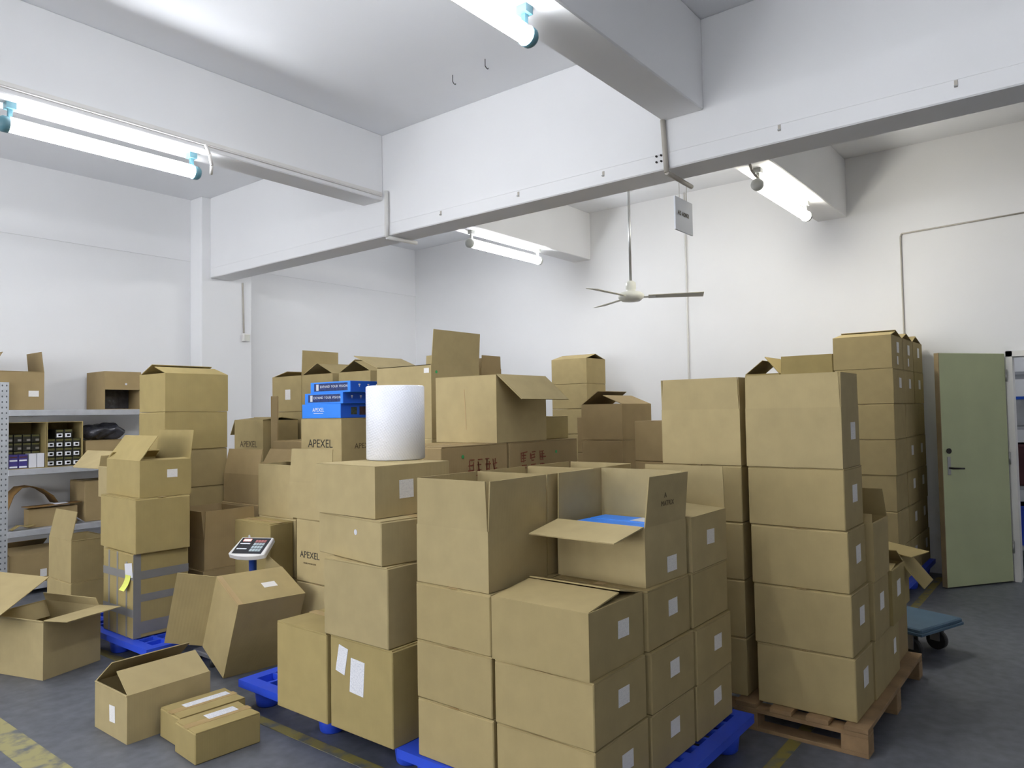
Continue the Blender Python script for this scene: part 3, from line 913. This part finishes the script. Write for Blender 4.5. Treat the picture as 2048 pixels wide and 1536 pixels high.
# ---- loose cartons on the floor by the aisle line
GF = 'loose cartons on the aisle floor'
carton('open labelled carton with flaps leaning inwards on the floor', 1.700, 3.795, 0, .435, .365, .238, group=GF, card=1, flaps={'-y': 33, '+y': 36, '-x': -60, '+x': -60}, fl=.18,
       lens={'-y': .165, '+y': .21, '-x': .1, '+x': .1}, stick=[('label', '-x', .56, .48, (.062, .082), 3)])
carton('small worn shut carton with a long white strip label', 1.835, 3.545, 0, .345, .215, .146, yaw=-3, group=GF, card=3, seam='x', stick=[('sheet', 'top', .58, .62, (.235, .052), 0)])
carton('small worn shut carton with a short label, beside its twin', 1.789, 3.312, 0, .325, .218, .147, yaw=-4, group=GF, card=3, seam='x', stick=[('sheet', 'top', .60, .66, (.15, .062), 0)])
carton('large open carton with a flap folded out, on the floor beneath a loose sheet', 1.80, 5.145, 0, .40, .52, .362, yaw=17, group=GF, card=1, flaps={'-y': 178, '+x': 66, '+y': -62, '-x': -70}, fl=.2,
       lens={'-y': .195, '+x': .06, '+y': .12, '-x': .1})
o = thing('cardboard_sheet', 'loose cardboard sheet lying across the large open carton', 'cardboard', (1.97, 5.54, .55))
def sheet_at(o, e1, e2):
    e1, e2 = Vector(e1), Vector(e2)
    n = e1.cross(e2)
    return obj('sheet', slab((0, 0, 0), e1, e2, n if n.z > 0 else -n), CARD[1], o)
sheet_at(o, Vector((-.36, -.26, -.135)).normalized() * .62, Vector((-.21, .27, .04)).normalized() * .55)
carton('open carton with a tall upright flap in front of the rack', 2.455, 6.46, .3, .30, .45, .336, group=GF, card=0, flaps={'-x': 78, '-y': -55, '+x': -60, '+y': -60}, fl=.15, lens={'-x': .23, '-y': .12, '+x': .1, '+y': .1}, stick=[])
carton('plain shut carton under the tall-flapped open carton', 2.45, 6.45, 0, .33, .48, .3, group=GF, card=0)

# ---- stack C: grey-taped carton and two on top of it
GC = 'cartons around the grey-taped stack'
tp = carton('old carton banded with grey tape, with white slip and yellow note', 2.287, 5.02, .15, .375, .45, .556, group=GC, card=3, seam='x', tape=False, stick=[
    ('bar', '-x', .5, .74, (.45, .052), GREYTAPE, 'tape_band', 0, .0006), ('bar', '-x', .5, .30, (.45, .052), GREYTAPE, 'tape_band', 0, .0006),
    ('bar', '-x', .20, .5, (.022, .55), GREYTAPE, 'tape_band', 0, .0003), ('bar', '-x', .48, .5, (.022, .55), GREYTAPE, 'tape_band', 0, .0003), ('bar', '-x', .78, .45, (.022, .5), GREYTAPE, 'tape_band', 0, .0003),
    ('bar', '-y', .5, .74, (.375, .055), GREYTAPE, 'tape_band', 0, .0006), ('bar', '-y', .5, .47, (.375, .05), GREYTAPE, 'tape_band', 0, .0006), ('bar', '-y', .5, .12, (.375, .08), GREYTAPE, 'tape_band', 0, .0006),
    ('bar', '-y', .06, .5, (.05, .55), GREYTAPE, 'tape_band', 0, .0003), ('bar', '-x', .86, .80, (.105, .095), PAPER, 'white_slip', 8, .003)])
nt_ = thing('sticky_note', 'curled yellow sticky note on the grey-taped carton', 'note', (2.283, 5.085, .50))
bm = bmesh.new()
prev = None
for i in range(6):
    f = i / 5
    z = .065 - .10 * f; xo = -.003 - .03 * f ** 2.2; yo = .03 * f ** 1.5
    row = [bm.verts.new((xo, yo + s * .036, z)) for s in (-1, 1)]
    if prev: bm.faces.new((prev[0], prev[1], row[1], row[0]))
    prev = row
o = obj('paper', bm, NOTE, nt_); sm = o.modifiers.new('thick', 'SOLIDIFY'); sm.thickness = .001
carton('wide plain shut carton on the grey-taped carton', 2.286, 4.995, .706, .365, .60, .365, yaw=-3, group=GC, card=3, seam='y')
carton('open labelled carton with tall flaps, topmost above the grey tape', 2.33, 5.03, 1.071, .345, .60, .248, yaw=-4, group=GC, card=3, flaps={'-x': 54, '+x': 98, '+y': 30, '-y': 4}, fl=.2,
       lens={'-x': .205, '+x': .2, '+y': .1, '-y': .1}, stick=[('label', '-y', .62, .62, (.07, .055), 0)])
sc_ = carton('open carton with a flap spread towards the rack, behind the topmost one', 2.40, 5.66, 1.03, .36, .175, .225, group=GC, card=1, flaps={'-x': -30, '+y': 80}, fl=.08, lens={'-x': .1})
cx_, cy_, cz_ = sc_.location
obj('flap', slab((2.415 - cx_, 5.842 - cy_, 1.232 - cz_), (-.02, .44, .0), (.20, .24, .115), (.2, 0, 1)), CARD[1], sc_)
prop(2.42, 5.665, .34, .125, .15, 1.03, 2, 'spread-flap carton by the rack', 1)
# tall stack beside the rack
GS = 'cartons in the tall stack by the metal rack'
hs = .3008
for i in range(5):
    carton('large shut carton, %s in the tall stack by the metal rack' % ('lowest', 'second lowest', 'third from the floor', 'fourth from the floor', 'second from the top')[i],
           2.80 + random.uniform(-.006, .006), 5.632 + random.uniform(0, .008), .15 + hs * i, .525, .42, hs, group=GS, card=3 if i == 4 else 0)
carton('large part-open carton topping the tall stack by the rack', 2.80, 5.632, .15 + hs * 5, .525, .42, hs, group=GS, card=3, flaps={'-y': 17, '+y': 23, '-x': -10, '+x': -40}, fl=.2)
# around it
carton('open carton with one tall raised flap beside the grey-taped stack', 2.81, 5.075, .503, .41, .42, .22, group=GC, card=2, flaps={'-y': 90, '-x': 95, '+x': 80, '+y': 95}, fl=.2)
prop(2.80, 5.07, .43, .45, .15, .503, 1, 'open carton beside the grey-taped stack', 2)
carton('open carton with a leaning flap behind the raised-flap carton', 3.271, 5.105, .925, .33, .50, .226, group=GC, card=2, flaps={'-x': 78, '+x': 120, '-y': -30, '+y': -30}, fl=.2)
prop(3.262, 5.10, .36, .52, 0, .925, 2, 'leaning-flap carton', 2)
carton('shut carton with a round white sticker behind the platform scale', 3.05, 4.62, .42, .19, .455, .42, group=GC, card=3, stick=[('dot', '-x', .43, .74)], seam='y')
prop(3.045, 4.61, .185, .46, .15, .42, 1, 'stickered carton behind the scale', 3)
carton('plain open-topped carton behind the stickered carton', 3.25, 4.634, .852, .33, .442, .39, group=GC, card=1, flaps={'+x': 5, '-x': -20}, fl=.1)
prop(3.248, 4.60, .35, .47, 0, .852, 2, 'open-topped carton by the scale', 1)
# printed cartons behind the bubble wrap
GX = 'cartons printed with black lettering'
carton('shut carton with cropped black lettering, beside the tipped carton', 3.0, 3.80, .506, .40, .44, .413, group=GX, card=1, stick=[('text', '-x', .33, .43, 'APEXEL', .062, INK), ('text', '-x', .33, .30, 'MOBILE PHONE LENS', .014, FADED)])
prop(3.0, 3.80, .40, .44, 0, .506, 1, 'cropped-lettering carton', 1)
carton('open carton with a broad raised flap on the cropped-lettering carton', 3.0, 3.86, .919, .40, .46, .24, group=GC, card=1, flaps={'-x': 86, '+x': 40, '-y': -20}, fl=.225, lens={'-y': .1, '+x': .15})
carton('shut carton with bold black lettering under three blue boxes', 3.62, 4.541, 1.18, .46, .506, .402, group=GX, card=1, stick=[('text', '-x', .49, .50, 'APEXEL', .092, INK), ('text', '-y', .50, .45, 'APEXEL', .06, FADED)], seam='y')
prop(3.615, 4.53, .47, .52, 0, 1.18, 3, 'bold-lettering carton', 1)
# three blue product boxes
GBB = 'blue product boxes on the lettered carton'
def blue_box(label, x, y, z, dx, dy, h, a, kind):
    o = thing('product_box', label, 'box', (x + dx / 2, y + dy / 2, z), math.radians(a), GBB)
    d = (dx, dy, h)
    obj('box', boxbm(-dx / 2, -dy / 2, 0, dx / 2, dy / 2, h), BBLUE, o, bevel=.003)
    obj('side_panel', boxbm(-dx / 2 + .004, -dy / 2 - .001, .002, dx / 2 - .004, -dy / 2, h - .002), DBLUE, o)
    if kind == 'front':
        letters(o, d, '-x', .44, .58, 'APEXEL', .044, WHITEPRINT)
        sticker(o, d, '-x', .44, .34, .12, .004, WHITEPRINT, name='strap_line')
        sticker(o, d, '-y', .40, .5, .058, .058, PIC_G, name='picture', off=.0012)
        sticker(o, d, '-y', .66, .5, .062, .066, PIC_R, name='picture', off=.0012)
    else:
        sticker(o, d, '-x', .52, .52, dy * .84, h * .70, NAVY, name='picture_band')
        sticker(o, d, '-x', .19, .52, .030, h * .58, PAPER, name='specification_label', off=.002)
        letters(o, d, '-x', .60, .56, 'EXPAND YOUR VISION', .027, WHITEPRINT, 1.25, off=.0024)
        for i, u in enumerate((.26, .52, .78)):
            sticker(o, d, '-y', u, .68, .018, .010, WHITEPRINT, name='pictogram', off=.0012)
            sticker(o, d, '-y', u, .56, .006, .016, WHITEPRINT, name='pictogram', off=.0012)
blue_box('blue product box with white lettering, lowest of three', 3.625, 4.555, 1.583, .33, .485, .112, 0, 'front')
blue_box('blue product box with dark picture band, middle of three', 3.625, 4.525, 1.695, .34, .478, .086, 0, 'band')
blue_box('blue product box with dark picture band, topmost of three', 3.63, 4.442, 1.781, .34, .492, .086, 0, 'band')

# ---- stack D: behind the bubble wrap, red-stamped row with big open cartons on it
GD = 'large cartons behind the bubble wrap'
def red_stamp(t, d, u0, v0, w, h, cols, rows):
    rnd = random.Random(u0)
    for i in range(cols):
        for j in range(rows):
            cu, cv = u0 + (i + .5) * w / cols, v0 + (j + .5) * h / rows
            cw, ch = w / cols * d[0] * .36, h / rows * d[2] * .36
            for k in range(rnd.randint(3, 4)):
                sticker(t, d, '-y', cu + rnd.uniform(-.25, .25) * cw / d[0], cv + (k - 1.5) * ch / d[2] * .62, cw * rnd.uniform(.7, 2.0), rnd.uniform(.005, .008), REDINK, name='red_stroke', rot=rnd.uniform(-3, 8))
            for k in range(rnd.randint(2, 3)):
                sticker(t, d, '-y', cu + rnd.uniform(-.8, .8) * cw / d[0], cv + rnd.uniform(-.2, .2) * ch / d[2], rnd.uniform(.005, .008), ch * rnd.uniform(.8, 2.1), REDINK, name='red_stroke', off=.0007, rot=rnd.uniform(-14, 14))
c1 = carton('red-stamped carton with green dot under the big open carton', 3.045, 2.93, 1.0, .60, .50, .413, group=GD, card=2, stick=[('green', '-y', .30, .84)])
red_stamp(c1, (.60, .50, .413), .36, .50, .50, .34, 4, 1)
c2 = carton('red-stamped carton with plastic-taped top, farther from the roll', 3.665, 2.93, 1.0, .78, .50, .413, group=GD, card=2, stick=[('green', '-y', .66, .8)])
red_stamp(c2, (.78, .50, .413), .12, .46, .40, .40, 3, 2)
prop(3.045, 2.93, .60, .50, .15, 1.0, 2, 'red-stamped carton with green dot', 2)
prop(3.665, 2.93, .78, .50, 0, 1.0, 2, 'red-stamped carton with plastic tape', 2)
carton('big open carton with a torn flap hanging forward', 3.555, 2.94, 1.413, .53, .525, .43, group=GD, card=1, flaps={'-y': 220, '-x': -4, '+x': -20, '+y': -30}, fl=.26, lens={'-y': .25, '-x': .12, '+x': .12, '+y': .12}, stick=[('bar', '-x', .5, .5, (.006, .26), TAPE, 'tape', 3)])
carton('plain shut carton on the plastic-taped red-stamped carton', 4.11, 3.0, 1.413, .33, .40, .16, group=GD, card=3)
carton('tall open carton with one flap standing straight up', 3.732, 3.681, 1.43, .52, .573, .525, group=GD, card=1, flaps={'-y': 95, '+y': 159, '+x': 92, '-x': 0}, fl=.25, lens={'+x': .12, '-x': .2, '+y': .30, '-y': .25},
       stick=[('green', '-y', .10, .90), ('label', '-x', .92, .92, (.05, .035), 0)])
prop(3.72, 3.67, .54, .59, 0, 1.43, 3, 'tall open carton', 1)
carton('carton with a flap raised behind the tall open carton', 4.30, 3.70, 1.55, .24, .5, .40, group=GD, card=2, flaps={'+x': 92, '-y': 90}, fl=.10)
prop(4.30, 3.70, .24, .5, 0, 1.55, 3, 'raised-flap carton behind the tall one', 2)
GN = 'gable-topped cartons in the far row'
for (yy, dy, lb, st, fl_) in ((6.055, .485, 'white-labelled carton with a broad upright flap, in the far row', [('label', '-x', .54, .48, (.085, .10), 0)], {'-y': 92, '+y': 12, '-x': -8}),
                         (5.575, .472, 'peaked carton beside the broad upright flap', [], {'-y': 24, '+y': 26}),
                         (5.045, .44, 'carton with peaked flaps next to the tall open carton', [], {'-y': 24, '+y': 27})):
    carton(lb, 4.35, yy, 1.65, .45, dy, .35, group=GN, card=0, flaps=fl_, fl=.245, stick=st)
    carton('plain shut carton right under the ' + lb.split(' with')[0].replace('carton', 'one') + (' with wide flap' if yy == 5.575 else ' at the tall carton' if yy < 5.1 else ''), 4.35, yy, 1.30, .45, dy, .35, group=GN, card=0)
    prop(4.35, yy, .45, dy, 0, 1.30, 3, {6.055: 'white-labelled far-row carton', 5.575: 'wide-flapped far-row carton', 5.045: 'far-row carton by the tall one'}[yy], 0)
carton('dim lettered carton with a dark flap folded out, near the column', 3.93, 6.06, 1.19, .38, .48, .385, group=GX, card=0, flaps={'-x': 6, '+y': 238, '+x': 8, '-y': 0}, fl=.18, stick=[('text', '-x', .5, .40, 'APEXEL', .085, FADED)], lens={'+y': .17, '-y': .1})
prop(3.93, 6.06, .38, .48, 0, 1.19, 3, 'dim lettered carton', 0)
carton('dark shut carton in shade behind the plain open-topped carton', 3.9, 5.40, .99, .42, .46, .397, group=GC, card=2)
prop(3.9, 5.40, .42, .46, 0, .99, 2, 'dark shaded carton', 2)
o = thing('flattened_carton', 'flattened carton standing on edge beside the dark shaded one', 'box', (3.95, 5.915, 0))
obj('panel', boxbm(0, -.05, 0, .006, .05, 1.79), CARD[2], o)
obj('panel', boxbm(.0065, -.05, 0, .0125, .05, 1.785), CARD[2], o)

# ---- cartons towards the far wall
GW = 'cartons near the far wall'
hj = .2975
for i in range(6):
    carton('shut carton, %s in the stack under the roof-topped carton' % ('lowest', 'second lowest', 'third lowest', 'third from top', 'second from top', 'topmost')[i], 7.3, 4.66, .15 + hj * i, .42, .50, hj, group=GW, card=0)
carton('roof-topped carton on the stack against the far wall', 7.3, 4.66, .15 + hj * 6, .42, .50, hj, group=GW, card=0, flaps={'-x': 15, '+x': 16, '-y': -30}, fl=.215, lens={'-y': .1})
plastic_pallet(7.0, 4.35, 1.0, 1.2, 'blue plastic pallet under the roof-topped stack')
carton('open carton with two winged flaps below the ceiling fan', 5.27, 3.03, 1.365, .50, .395, .296, group=GW, card=2, flaps={'-x': -20, '+y': 35, '-y': 22, '+x': -20}, fl=.2, lens={'-x': .05, '+x': .05, '+y': .195, '-y': .2})
for i in range(4):
    carton('shut carton, %s under the winged open carton' % ('lowest', 'second lowest', 'second highest', 'highest')[i], 5.27, 3.03, .15 + .30375 * i, .50, .395, .30375, group=GW, card=2)
plastic_pallet(4.96, 2.44, .82, 1.1, 'blue plastic pallet under the winged open carton')
carton('dark carton standing behind the winged open carton', 5.80, 3.40, 1.22, .40, .42, .335, group=GW, card=2)
prop(5.80, 3.40, .40, .42, 0, 1.22, 3, 'dark carton behind the winged one', 2)
carton('small shut carton between the winged carton and wooden pallet', 5.0, 2.50, 1.22, .26, .27, .305, group=GW, card=2, stick=[])
prop(5.0, 2.50, .26, .27, .15, 1.22, 3, 'small shut carton', 2)

# ---- stack E: wooden pallet
GE = 'tall cartons on the wooden pallet'
hE = .2945
zE = lambda k: .13 + hE * k
ex = (3.715, 4.05, 4.385)
for k in range(4):
    carton('shut labelled carton, %s layer at the wooden pallet corner' % LAY[k], ex[0] + (.0 if k < 2 else .008), .925 + (.008 * k), zE(k), .325, .465, hE, group=GE, card=0, yaw=random.uniform(-.6, .6), stick=[('label', '-y', .55, .56, (.085, .085))])
carton('open carton with tall flaps topping the wooden pallet corner', 3.722, .952, zE(4), .325, .465, hE, group=GE, card=1, flaps={'-x': 90, '+x': 91, '-y': 90, '+y': 90}, fl=.168, stick=[('label', '-y', .62, .60, (.085, .085))])
for k in range(4):
    carton('shut carton, %s layer on the wooden pallet, blue-pack stack side' % LAY[k], 3.735, 1.452, zE(k), .325, .445, hE, group=GE, card=0, yaw=random.uniform(-.6, .6))
carton('open carton with tall flaps, wooden pallet, blue-pack stack side', 3.735, 1.452, zE(4), .325, .445, hE, group=GE, card=1, flaps={'-x': 90, '+x': 90, '-y': 88, '+y': 92}, fl=.165)
carton('wide labelled shut carton, bottom layer of the wooden pallet', 4.055, .915, zE(0), .56, .47, hE, group=GE, card=0, stick=[('label', '-y', .80, .55, (.055, .08))])
carton('labelled shut carton in the middle of the second pallet layer', 4.055, .91, zE(1), .325, .47, hE, group=GE, card=0, stick=[('label', '-y', .5, .58, (.085, .085))])
carton('labelled carton with its lid ajar in the second pallet layer', 4.39, .895, zE(1), .325, .48, hE, group=GE, card=3, flaps={'-x': 4, '+x': 30, '-y': -30, '+y': -30}, fl=.16, lens={'-y': .1, '+y': .1}, stick=[('label', '-y', .5, .6, (.085, .085))])
oc = carton('open carton whose flaps jut past the wooden pallet', 4.725, .93, zE(1), .30, .45, hE, group=GE, card=3, flaps={'-y': 230, '+y': 80, '-x': -20}, fl=.2, lens={'-x': .08, '+y': .1})
cx_, cy_, cz_ = oc.location
obj('flap', slab((4.775 - cx_, .866 - cy_, .728 - cz_), (.13, -.07, .02), (.17, .27, .012), (0, 0, 1)), CARD[3], oc)
carton('open carton at the third layer with a dark lifted flap', 4.06, .905, zE(2), .33, .46, hE, group=GE, card=0, flaps={'-x': 60, '+x': 70, '-y': -30, '+y': 70}, fl=.16, lens={'-x': .05, '-y': .1})
carton('shut carton, bottom layer at the far end of the wooden pallet', 4.725, .94, zE(0), .26, .45, hE, group=GE, card=2)

# ---- stack F: against the wall beside the green door
GR = 'cartons in the tall wall stack beside the green door'
fx_ = (6.67, 7.125, 7.58)
RN = ('aisle end', 'middle', 'wall end')
for k in range(6):
    for r in range(3):
        st = [('label', '-y', .6 + random.uniform(-.08, .08), .6, (.09, .085))] if (r > 0 or k > 3) and k != 4 else []
        carton('shut carton, %s layer of the wall stack by the door, %s' % (LAY[k], RN[r]), fx_[r] + random.uniform(-.004, .004), 1.297 + random.uniform(-.004, .004), .13 + .295 * k + .02, .447, .455, .295 if k < 5 else .2945, group=GR, card=0, stick=st)
for r in range(3):
    carton('peaked open carton on the wall stack by the door, %s' % RN[r], fx_[r], 1.30, 1.9195, .445, .455, .275, group=GR, card=0, flaps={'-x': 11 + 3 * r, '+x': 15, '-y': -30, '+y': -30}, fl=.222, lens={'-y': .1, '+y': .1},
           stick=[('label', '-y', .55, .66, (.09, .09)), ('label', '-y', .5, .26, (.05, .07))][: 2 if r < 2 else 1])
carton('open carton with a pale flap raised beside the wall stack', 6.68, 1.762, 1.62, .445, .45, .28, group=GR, card=3, flaps={'-x': 90, '+x': 70, '-y': 88}, fl=.165)
prop(6.68, 1.762, .445, .45, .15, 1.62, 3, 'pale raised-flap carton', 3)
carton('open carton with dark peaked flaps beside the pale-flapped one', 6.68, 2.222, 1.62, .445, .31, .30, group=GR, card=3, flaps={'-y': 50, '+y': 38, '+x': -20}, fl=.2, lens={'+x': .1})
prop(6.68, 2.222, .445, .31, .15, 1.62, 3, 'dark peaked carton', 3)

# ------------------------------------------------------------------ hand cart
a = math.atan2(.31, .113)
t = thing('platform_cart', 'flat blue platform cart on black wheels beside the wooden pallet', 'cart', (5.634, .737, 0), a)
# local x runs back along the deck, local y towards the wooden pallet
obj('deck', boxbm(0, 0, .185, .78, .48, .215), CARTM, t, bevel=.008)
obj('deck_rim', boxbm(-.006, -.006, .17, .786, .486, .19), CARTM, t, bevel=.004)
for wx in (.12, .66):
    for wy in (.09, .39):
        bm = bmesh.new(); bm_cyl(bm, (wx, wy - .02, .062), (wx, wy + .02, .062), .062, n=20)
        wl = obj('wheel', bm, RUBBER, t)
        bm = bmesh.new(); bm_box(bm, wx - .03, wy - .032, .06, wx + .03, wy - .024, .17); bm_box(bm, wx - .03, wy + .024, .06, wx + .03, wy + .032, .17); bm_box(bm, wx - .03, wy - .032, .155, wx + .03, wy + .032, .17)
        bmesh.ops.remove_doubles(bm, verts=bm.verts[:], dist=1e-5)
        obj('fork', bm, CHROME, wl)

# ------------------------------------------------------------------ metal rack at the side wall
RX, RY, RL, RD = 2.347, 7.75, 1.70, .50
t = thing('metal_rack', 'perforated galvanised steel shelving rack against the wall', 'rack', (RX, RY, 0))
for px in (0, RL - .07):
    for py in (0, RD - .04):
        obj('upright', boxbm(px, py, 0, px + .07, py + .04, 1.955), STEEL, t)
SH = (.10, .597, 1.157, 1.702)
for z in SH:
    obj('shelf', boxbm(.001, .004, z - .012, RL - .001, RD - .004, z), SHELFM, t)
    obj('beam', boxbm(.07, -.002, z - .056, RL - .07, .03, z - .001), SHELFM, t, bevel=.003)
    obj('beam', boxbm(.07, RD - .03, z - .056, RL - .07, RD, z - .013), SHELFM, t, bevel=.003)
GK = 'cartons on the metal rack'
carton('open labelled carton with side flaps up on the top shelf', 2.28, 7.80, SH[3] + .001, .44, .39, .36, group=GK, card=2, flaps={'-x': 60, '+x': 84, '-y': -60}, fl=.2, lens={'+x': .19, '-y': .1}, stick=[('label', '-y', .80, .42, (.085, .055), 0)])
# top-shelf carton with a window cut in its side
def open_front(label, x, y, z, dx, dy, h, card, drop=0.0):
    o = thing('display_carton', label, 'box', (x + dx / 2, y + dy / 2, z), 0, GK)
    bm = bmesh.new()
    A, B = dx / 2, dy / 2
    bm_box(bm, -A, -B, 0, A, B, T); bm_box(bm, -A, -B, h - T, A, B, h)
    bm_box(bm, -A, -B, T, -A + T, B, h - T); bm_box(bm, A - T, -B, T, A, B, h - T); bm_box(bm, -A + T, B - T, T, A - T, B, h - T)
    bmesh.ops.remove_doubles(bm, verts=bm.verts[:], dist=1e-5)
    obj('body', bm, CARD[card], o)
    if drop:
        obj('front_flap', boxbm(-A + T, -B, h - drop, A - T, -B + T, h - T), CARD[card], o)
    return o
o = open_front('carton with a window in its front on the top shelf', 3.258, 7.79, SH[3] + .001, .36, .42, .385, 2, .185)
obj('opening_shade', boxbm(-.17, .05, .006, .17, .06, .37), DARKWRAP, o)  # dark sheet standing in for the shade inside the opening
sticker(o, (.36, .42, .385), '-y', .58, .67, .022, .022, PAPER, name='round_sticker', disc=True)
open_front('open-fronted carton holding purple and white packs', 2.425, 7.79, SH[2] + .001, .315, .38, .43, 3)
open_front('open-fronted carton packed with rows of dark jars', 2.745, 7.79, SH[2] + .001, .315, .38, .43, 3)
JROW = ('lowest row', 'second row', 'third row', 'top row'); JCOL = ('by the rack upright', 'second from the upright', 'third from the upright', 'farthest from the upright')
GPK = 'packs inside the open-fronted cartons'
def pack(label, x, y, z, dx, dy, h, mats, name='small_pack', cat='pack', band=None):
    o = thing(name, label, cat, (x + dx / 2, y + dy / 2, z), 0, GPK)
    obj('box', boxbm(-dx / 2, -dy / 2, 0, dx / 2, dy / 2, h), mats, o, bevel=.002)
    if band:
        for (u, v, wv, hv, mm) in band:
            sticker(o, (dx, dy, h), '-y', u, v, wv, hv, mm, name='printed_patch')
    return o
for i in range(2):
    pack(('purple pack with white bands beside the rack upright', 'purple pack with white bands next to a white pack')[i], 2.435 + i * .078, 7.80, SH[2] + .0075, .074, .10, .125, PURPLE, band=[(.5, .82, .06, .012, MAROON), (.5, .58, .062, .014, WHITEPRINT), (.5, .10, .062, .014, WHITEPRINT)])
for i in range(2):
    pack(('plain white pack touching the purple packs', 'plain white pack at the carton wall')[i], 2.598 + i * .067, 7.80, SH[2] + .0075, .062, .10, .13, PAPER)
for j in range(4):
    for i in range(4):
        pack('dark boxed jar behind the purple packs, %s, %s' % (JROW[j], JCOL[i]), 2.435 + i * .074, 7.915, SH[2] + .0075 + j * .078, .068, .2, .074, DARKPACK, name='boxed_jar', cat='jar',
             band=[(.7, .3, .03, .02, WHITEPRINT if j == 1 else CHROME), (.5, .85, .06, .016, OLIVEPACK)])
for j in range(4):
    for i in range(4):
        if j == 3 and i in (0, 3): continue
        pack('white-patched boxed jar in the jar carton, %s, %s' % (JROW[j], JCOL[i]), 2.755 + i * .075, 7.82, SH[2] + .0075 + j * .088, .070, .25, .084, DARKPACK, name='boxed_jar', cat='jar',
             band=[(.45, .34, .05, .036, WHITEPRINT), (.5, .34, .028, .018, DARKPACK), (.5, .86, .062, .018, OLIVEPACK)])
o = carton('dark shaded carton under crumpled black film on the rack', 3.09, 7.80, SH[2] + .001, .42, .40, .24, group=GK, card=2, name='carton')
o = thing('plastic_film_bundle', 'crumpled dark plastic film bundle on the shaded carton', 'bundle', (3.31, 7.99, SH[2] + .2435))
bm = bmesh.new()
bmesh.ops.create_icosphere(bm, subdivisions=4, radius=1)
for v in bm.verts:
    c = v.co.copy()
    nn = .14 * math.sin(5 * c.x + 2 * c.y) + .1 * math.sin(7 * c.y + 3 * c.z) + .07 * math.sin(11 * c.x - 5 * c.z)
    v.co = Vector((c.x * .22 * (1 + nn * .3), c.y * .17 * (1 + nn), max(0, .075 + c.z * .085 * (1 + nn))))
for f in bm.faces: f.smooth = True
obj('film', bm, DARKWRAP, o)
# heap on the low shelf: one bent sheet of old board, loose sheets and papers
def bent_sheet(name, label, cat, loc, pts, wy, mat, group=None, yaw=0):
    o = thing(name, label, cat, loc, math.radians(yaw), group)
    bm = bmesh.new(); prev = None
    for (x, z) in pts:
        row = [bm.verts.new((x, y, z)) for y in (0, wy)]
        if prev: bm.faces.new((prev[0], row[0], row[1], prev[1])).smooth = True
        prev = row
    q = obj('sheet', bm, mat, o); sm = q.modifiers.new('thick', 'SOLIDIFY'); sm.thickness = .006
    return o
GH = 'scraps on the low shelf'
bent_sheet('board_scrap', 'arched brown board scrap on the low shelf', 'cardboard', (2.46, 8.0, SH[1] + .004), [(0, 0), (.03, .16), (.08, .30), (.15, .37), (.24, .375), (.33, .34), (.42, .27), (.47, .19)], .22, BROWNOLD, GH)
carton('old brown open carton under the arched scrap', 2.62, 7.86, SH[1] + .001, .42, .12, .17, group=GH, card=2, flaps={'-y': 12, '+y': 0}, fl=.05)
bent_sheet('board_scrap', 'flat brown board sheet lying over the old carton', 'cardboard', (2.60, 7.83, SH[1] + .19), [(0, .0), (.12, .0), (.30, .004), (.47, .01)], .16, BROWNOLD, GH)
bent_sheet('paper_sheet', 'white paper sheet lying on the brown board', 'paper', (2.84, 7.84, SH[1] + .206), [(0, 0), (.05, .002), (.11, .004)], .12, PAPER, GH)
bent_sheet('paper_sheet', 'creased white paper at the low shelf edge', 'paper', (2.88, 7.765, SH[1] + .006), [(0, 0), (.05, .05), (.12, .06), (.19, .01)], .07, PAPER, GH)
bent_sheet('board_scrap', 'tan board strip along the low shelf edge', 'cardboard', (2.46, 7.772, SH[1] + .004), [(0, .0), (.06, .035), (.14, .02), (.19, .03)], .08, CARD[3], GH)
carton('brown carton standing at the far end of the low shelf', 3.10, 7.84, SH[1] + .001, .34, .36, .40, group=GH, card=2)
carton('labelled part-open carton on the lowest rack shelf', 2.44, 7.78, SH[0] + .001, .40, .40, .27, group=GK, card=2, flaps={'-y': 16, '+y': 30, '-x': 0}, fl=.19, stick=[('label', '-y', .70, .30, (.055, .07), 0)])
bent_sheet('plastic_bag', 'cloudy plastic bag behind the lowest shelf carton', 'bag', (2.86, 7.9, SH[0] + .002), [(0, 0), (.03, .2), (.12, .3), (.25, .31), (.36, .24), (.4, 0)], .3, CLOUDY)
